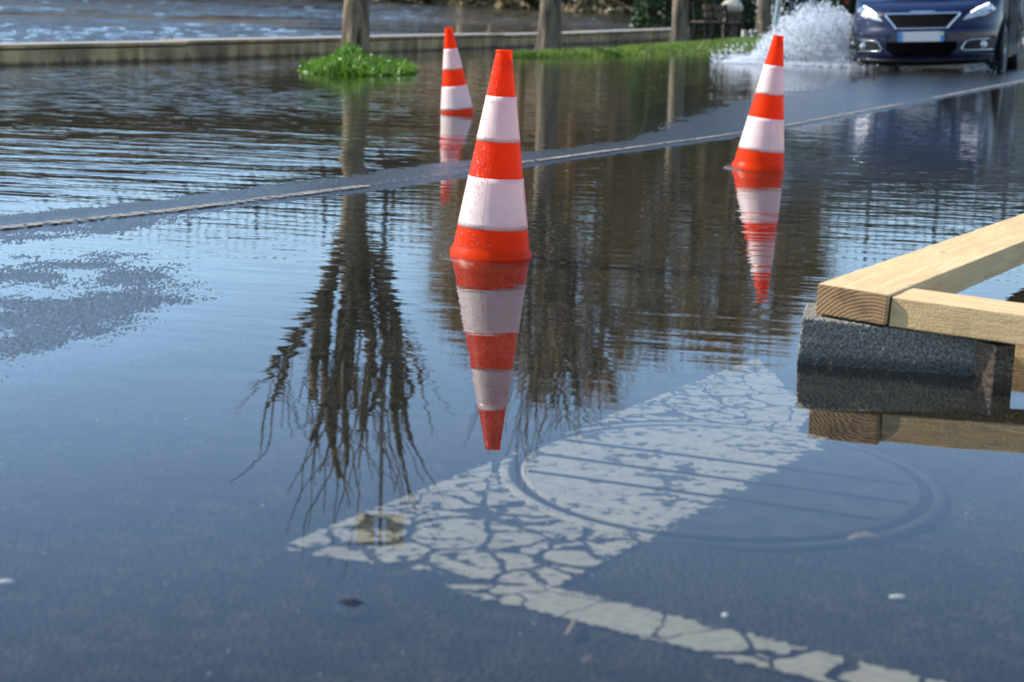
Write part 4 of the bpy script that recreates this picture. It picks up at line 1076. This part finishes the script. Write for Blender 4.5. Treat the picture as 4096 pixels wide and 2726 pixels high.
# floor and arch liners
bm = bmesh.new(); box(bm, (0, 2.05, 0.29), (1.2, 3.6, 0.12)); box(bm, (0, 2.1, 0.6), (1.25, 3.3, 0.5))
obj_bm('underbody', bm, blackp, car)
for sg in (-1, 1):
    for wy, wz in WA:
        bm = bmesh.new(); R_ = []
        for xx in (0.868, 0.60):
            R_.append([bm.verts.new((sg*xx, wy+AR*1.0*math.cos(t_), wz+AR*1.0*math.sin(t_))) for t_ in np.linspace(-0.35, math.pi+0.35, 28)])
        for k in range(27): bm.faces.new((R_[0][k], R_[0][k+1], R_[1][k+1], R_[1][k]))
        bm.faces.new(R_[1]); obj_bm('arch_liner', bm, blackp, car)
        bm = bmesh.new(); R_ = []
        for rr, xx in ((AR-0.004, 0.85), (AR-0.004, 0.885), (AR+0.045, 0.883), (AR+0.05, 0.85)):
            R_.append([bm.verts.new((sg*xx, wy+rr*math.cos(t_), wz+rr*math.sin(t_))) for t_ in np.linspace(-0.28, math.pi+0.28, 30)])
        for r0, r1 in zip(R_, R_[1:]):
            for k in range(29): bm.faces.new((r0[k], r0[k+1], r1[k+1], r1[k]))
        obj_bm('arch_trim', bm, blackp, car, True)
        wh = empty('wheel', (sg*0.775, wy, wz)); wh.parent = car; wh.rotation_euler = (0, math.pi/2*sg, 0)
        tp = [(0.205, -0.095), (0.28, -0.103), (0.308, -0.085), (WR, -0.06), (WR+0.001, 0), (WR, 0.06), (0.308, 0.085), (0.28, 0.103), (0.205, 0.095)]
        obj_bm('tyre', lathe(tp, 56), M['rubber'], wh, True)
        b = lathe([(0.205, -0.09), (0.2, 0.0), (0.198, 0.075), (0.208, 0.094)], 48)
        for k in range(5):
            a_ = k*2*math.pi/5
            vs = box(b, (0.115, 0, 0.072), (0.18, 0.052, 0.022), 0, 0.006); bmesh.ops.rotate(b, cent=(0, 0, 0), matrix=Matrix.Rotation(a_, 3, 'Z'), verts=vs)
        lathe([(0.001, 0.085), (0.05, 0.083), (0.06, 0.06)], 24, b); lathe([(0.001, 0.02), (0.2, 0.02)], 24, b)
        obj_bm('rim', b, simple('alloy_rim', (0.22, 0.22, 0.23), 0.35, 0.8), wh)
# side sills, door seams, mirror, handles
for sg in (-1, 1):
    bm = bmesh.new(); box(bm, (sg*0.858, 2.12, 0.275), (0.05, 1.75, 0.13), 0, 0.012); obj_bm('sill', bm, blackp, car)
    for y0, y1 in ((1.42, 2.42), (2.44, 3.12)):
        bm = bmesh.new(); G = []
        for y in np.linspace(y0, y1, 14):
            G.append([bm.verts.new((sg*(W2*kz(z)+0.007+0.012*math.exp(-((z-0.62)/0.07)**2)), y, z+rise(y)*max(0, (z-0.5)/0.4))) for z in np.linspace(0.36, 0.9, 14)])
        for a, b in zip(G, G[1:]):
            for k in range(13): bm.faces.new((a[k], a[k+1], b[k+1], b[k]))
        bmesh.ops.solidify(bm, geom=bm.faces[:], thickness=0.012*sg)
        d_o = obj_bm('door', bm, cp, car, True)
        bm = bmesh.new(); box(bm, (sg*0.893, y1-0.14, 0.87), (0.03, 0.17, 0.03), 0, 0.01); obj_bm('handle', bm, cp, d_o)
    bm = bmesh.new(); bmesh.ops.create_uvsphere(bm, u_segments=20, v_segments=12, radius=1)
    for v in bm.verts: v.co = Vector((sg*1.0+v.co.x*0.12, 1.42+v.co.y*0.075, 1.09+v.co.z*0.085))
    mo = obj_bm('mirror', bm, cp, car, True)
    bm = bmesh.new(); box(bm, (sg*0.90, 1.43, 1.04), (0.14, 0.05, 0.03), 0, 0.008); obj_bm('mirror_arm', bm, blackp, mo)
# cabin
bm = bmesh.new(); secs = []
for y, hw, z in ((1.22, 0.74, 1.03), (1.98, 0.60, 1.50), (2.6, 0.60, 1.545), (3.3, 0.58, 1.52), (3.92, 0.66, 1.04)):
    secs.append([bm.verts.new(c) for c in ((-0.80 if z < 1.2 else -0.78, y, 1.02), (-hw, y, z-0.03), (-hw*0.8, y, z), (0, y, z+0.02), (hw*0.8, y, z), (hw, y, z-0.03), (0.80 if z < 1.2 else 0.78, y, 1.02))])
for a, b in zip(secs, secs[1:]):
    for k in range(6): bm.faces.new((a[k], a[k+1], b[k+1], b[k]))
obj_bm('roof', bm, cp, car)
bm = bmesh.new(); f = [bm.verts.new(c) for c in ((-0.70, 1.21, 1.045), (0.70, 1.21, 1.045), (0.55, 1.95, 1.500), (-0.55, 1.95, 1.500))]; bm.faces.new(f)
bmesh.ops.solidify(bm, geom=bm.faces[:], thickness=0.012); o = obj_bm('windscreen', bm, glass, car); o.location = (0, -0.02, 0.012)
for sg in (-1, 1):
    for pts in (((1.5, 1.06), (2.38, 1.06), (2.38, 1.44), (1.98, 1.42)), ((2.44, 1.06), (3.15, 1.06), (3.15, 1.42), (2.44, 1.44)), ((3.2, 1.08), (3.66, 1.08), (3.28, 1.38), (3.2, 1.40))):
        bm = bmesh.new(); bm.faces.new([bm.verts.new((sg*(0.80-0.19*(z-1.02)/0.46+0.005), y, z)) for y, z in pts]); obj_bm('side_window', bm, glass, car)
# --- nose details
xs_ = np.linspace(-0.405, 0.405, 40)
bm = bmesh.new(); conform(bm, list(xs_), lin((0, 0.605), (0.275, 0.605), (0.405, 0.745)), lin((0, 0.765), (0.405, 0.755)), 0.004, 0.02)
gr = obj_bm('grille', bm, gloss, car)
bm = bmesh.new()
for z in (0.635, 0.665, 0.695, 0.725): wv = 0.27+(z-0.605)*0.85; ribbon(bm, dens([(-wv, z), (wv, z)]), 0.010, 0.008, 0.004)
obj_bm('grille_bar', bm, blackp, gr)
bm = bmesh.new()
ribbon(bm, dens([(-0.41, 0.765), (0.41, 0.765)]), 0.020, 0.018)
ribbon(bm, dens([(-0.285, 0.598), (0.285, 0.598)]), 0.017, 0.017)
for sg in (-1, 1): ribbon(bm, dens([(sg*0.415, 0.768), (sg*0.405, 0.735), (sg*0.283, 0.598)]), 0.026, 0.0185)
obj_bm('chrome_surround', bm, chrome, gr, True)
bm = bmesh.new(); ribbon(bm, dens([(-0.14, 0.785), (0.14, 0.785)]), 0.018, 0.016); obj_bm('hood_lip', bm, chrome, car, True)
bm = bmesh.new(); pz = 0.503
vs = box(bm, (0, front_y(0, pz)-0.022, pz), (0.52, 0.012, 0.112), 0, 0.003)
pl = obj_bm('number_plate', bm, simple('plate_white', (0.42, 0.43, 0.45), 0.4, var=0.03), car)
for sg in (-1, 1):
    bm = bmesh.new(); box(bm, (sg*0.239, front_y(0, pz)-0.0295, pz), (0.043, 0.004, 0.111)); obj_bm('plate_band', bm, simple('plate_blue', (0.02, 0.17, 0.42), 0.4, var=0.05), pl)
bm = bmesh.new(); box(bm, (0.239, front_y(0, pz)-0.0325, pz+0.032), (0.03, 0.003, 0.034)); obj_bm('plate_mark', bm, simple('plate_mark', (0.45, 0.45, 0.22), 0.5), pl)
bm = bmesh.new(); conform(bm, list(np.linspace(-0.40, 0.40, 30)), lin((0, 0.275), (0.30, 0.275), (0.40, 0.36)), lin((0, 0.445), (0.40, 0.445)), 0.006, 0.02)
obj_bm('lower_grille', bm, gloss, car)
bm = bmesh.new(); ribbon(bm, dens([(-0.80, 0.235), (-0.5, 0.215), (0, 0.205), (0.5, 0.215), (0.80, 0.235)]), 0.07, 0.012); obj_bm('lower_lip', bm, blackp, car, True)
for sg in (-1, 1):
    bm = bmesh.new(); xs2 = [sg*x for x in np.linspace(0.455, 0.825, 30)]
    conform(bm, xs2, lin((0.455, 0.680), (0.55, 0.700), (0.62, 0.722), (0.66, 0.718), (0.70, 0.735), (0.76, 0.765), (0.825, 0.835)), lin((0.455, 0.690), (0.50, 0.735), (0.60, 0.815), (0.72, 0.872), (0.80, 0.895), (0.825, 0.885)), 0.006, 0.02, 9)
    hl = obj_bm('headlight', bm, lens, car, True)
    bm = bmesh.new(); ribbon(bm, dens([(sg*0.535, 0.765), (sg*0.60, 0.812), (sg*0.72, 0.868), (sg*0.80, 0.888)]), 0.014, 0.013); obj_bm('light_strip', bm, drl, hl, True)
    xl, zl = sg*0.725, 0.80; bm = lathe([(0.001, 0.012), (0.03, 0.01), (0.042, 0.0), (0.05, 0.006), (0.05, -0.02)], 28)
    bmesh.ops.rotate(bm, cent=(0, 0, 0), matrix=Matrix.Rotation(math.pi/2, 3, 'X'), verts=bm.verts[:]); bmesh.ops.translate(bm, vec=(xl, front_y(xl, zl)-0.012, zl), verts=bm.verts[:])
    obj_bm('lamp', bm, simple('lamp_bowl', (0.55, 0.57, 0.6), 0.08, 0.9), hl, True)
    # dark surround and fog lamp
    bm = bmesh.new(); conform(bm, [sg*x for x in np.linspace(0.44, 0.80, 26)], lin((0.44, 0.335), (0.80, 0.30)), lin((0.44, 0.42), (0.50, 0.475), (0.80, 0.50)), 0.005, 0.02)
    fs = obj_bm('fog_lamp_surround', bm, blackp, car, True)
    bm = bmesh.new(); ribbon(bm, dens([(sg*0.74, 0.468), (sg*0.55, 0.462), (sg*0.49, 0.44), (sg*0.45, 0.365), (sg*0.46, 0.345), (sg*0.78, 0.34)]), 0.013, 0.014); obj_bm('chrome_trim', bm, chrome, fs, True)
    xl, zl = sg*0.675, 0.402; bm = lathe([(0.001, 0.014), (0.025, 0.011), (0.038, 0.0), (0.046, 0.006), (0.046, -0.02)], 28)
    bmesh.ops.rotate(bm, cent=(0, 0, 0), matrix=Matrix.Rotation(math.pi/2, 3, 'X'), verts=bm.verts[:]); bmesh.ops.translate(bm, vec=(xl, front_y(xl, zl)-0.018, zl), verts=bm.verts[:])
    obj_bm('fog_lamp', bm, simple('fog_glass', (0.5, 0.52, 0.54), 0.1, 0.6), fs, True)
# placing: plate centre seen at this pixel, a yaw of about 20 degrees, the body rolled down on the flooded side
dpl = ray((3300+1135/2.96)/S4, (437/2.96)/S4); DP = 19.6*1.01; tp_ = DP/dpl[1]
YAW = math.radians(-19.5); CR = math.radians(-3.1)
car.rotation_euler = Euler((math.radians(0.5), CR, YAW), 'XYZ')
bpy.context.view_layer.update()
Rm = car.rotation_euler.to_matrix(); lp = Rm @ Vector((0, front_y(0, pz)-0.02, pz))
car.location = Vector((dpl[0]*tp_, DP, CAM_H+dpl[2]*tp_))-lp

# ------------------------------------------------------------------ splash thrown up by the wheel
g = random.Random(31)
sc_w = car.location+Rm @ Vector((-0.80, 0.75, 0.05))       # where the hidden wheel hits the water
fwd = Rm @ Vector((0, -1, 0)); fwd.z = 0; fwd.normalize(); out = Vector((-1, 0.10, 0)).normalized()
ico = bmesh.new(); bmesh.ops.create_icosphere(ico, subdivisions=1, radius=1.0)
IV = np.array([v.co[:] for v in ico.verts]); IF = np.array([[v.index for v in f.verts] for f in ico.faces]); ico.free()
P = []
def add(p, r, st=1.0):
    if p.z > 0.002: P.append((p.x, p.y, p.z, r, st))
# crown of the sheet: an arc rising from the wheel and falling away to the left
WS = 1.32; TS = 0.70
def arc(u): return max(0.02, TS*(1-((u-0.40)/0.62)**2)) if u < 1.02 else 0.02
strand = [(g.uniform(0.05, 1.0), g.uniform(0.75, 1.06), g.gauss(0, .12)) for _ in range(150)]
for _ in range(30000):                                     # strings of drops flung up and over in an arc
    u0, hh, dy = g.choice(strand); f = g.random()**0.7
    u = u0*(0.30+0.70*f)+g.gauss(0, 0.020); z = arc(u0)*hh*(f**0.85)*(1.0)+g.gauss(0, 0.012)
    p = sc_w+out*(u*WS)+Vector((0, dy+g.gauss(0, 0.07), 0)); p.z = max(0.004, z)
    add(p, g.choice((0.002, 0.0025, 0.003, 0.004, 0.0065))*g.uniform(0.7, 1.2))
for _ in range(3600):                                      # loose beads
    u = g.uniform(0.02, 1.15); p = sc_w+out*(u*WS)+Vector((0, g.gauss(0, 0.22), 0)); p.z = arc(min(u, 1.0))*g.uniform(0.2, 1.10)+g.gauss(0, 0.03)
    add(p, g.choice((0.004, 0.006, 0.008, 0.011))*g.uniform(0.7, 1.2))
for _ in range(700):
    u = g.uniform(0.55, 1.35); p = sc_w+out*(u*WS)+Vector((0, g.gauss(0, 0.25), 0)); p.z = abs(g.gauss(0, 0.30))*(1.5-u)
    add(p, g.choice((0.004, 0.006, 0.009, 0.012))*g.uniform(0.7, 1.2))
for _ in range(11000):                                     # dense white sheet beside the bumper
    u = abs(g.gauss(0, 0.13)); p = sc_w+out*u+Vector((0, g.gauss(-0.06, 0.10), 0)); p.z = abs(g.gauss(0, 0.20))*max(0.2, 1-u*1.6)+0.003
    add(p, g.uniform(0.003, 0.009))
for _ in range(3400):                                      # boiling line on the water
    u = g.uniform(-0.2, 1.25); p = sc_w+out*(u*WS)+Vector((0, g.gauss(-0.25, 0.14), 0)); p.z = abs(g.gauss(0, 0.022))*(1.2-0.5*u)+0.003
    add(p, g.uniform(0.003, 0.008))
for _ in range(500):                                       # small splashes under the nose and at the near wheel
    p = car.location+Rm @ Vector((g.choice((-0.55, -0.2, 0.55, 0.62))+g.gauss(0, 0.1), 0.5+g.gauss(0, 0.2), 0)); p.z = abs(g.gauss(0, 0.06))+0.004
    add(p, g.uniform(0.003, 0.009))
for _ in range(16000):                                     # fine mist hanging in the arc
    u = min(1.1, abs(g.gauss(0.25, 0.3))); p = sc_w+out*(u*WS)+Vector((0, g.gauss(0, 0.2), 0)); p.z = arc(min(u, 1.0))*g.random()**0.8+g.gauss(0, 0.02)
    add(p, g.uniform(0.0011, 0.0020))
P = np.array(P); n = len(P); k = len(IV)
jit = np.random.RandomState(3).uniform(0.75, 1.3, (n, 1, 3))
V = P[:, None, :3]+IV[None]*P[:, None, 3:4]*jit
Fq = (IF[None]+np.arange(n)[:, None, None]*k).reshape(-1, 3)
def spray_mat():
    t = NT('white_spray'); pb = t.bsdf((0.90, 0.92, 0.95), 0.12, 0, None, **{'Specular IOR Level': 0.8})
    tl = t.n('BsdfTranslucent'); t.inp(tl.inputs['Color'], (0.9, 0.93, 0.97))
    m1 = t.mixsh(0.45, pb, tl.outputs[0]); tr = t.n('BsdfTransparent').outputs[0]
    return t.end(t.mixsh(0.08, m1, tr))
sp_o = mesh_np('water_splash', V.reshape(-1, 3), Fq, spray_mat())
tag(sp_o, 'burst of white spray and drops thrown up by the front wheel of the blue car', 'splash', kind='stuff')
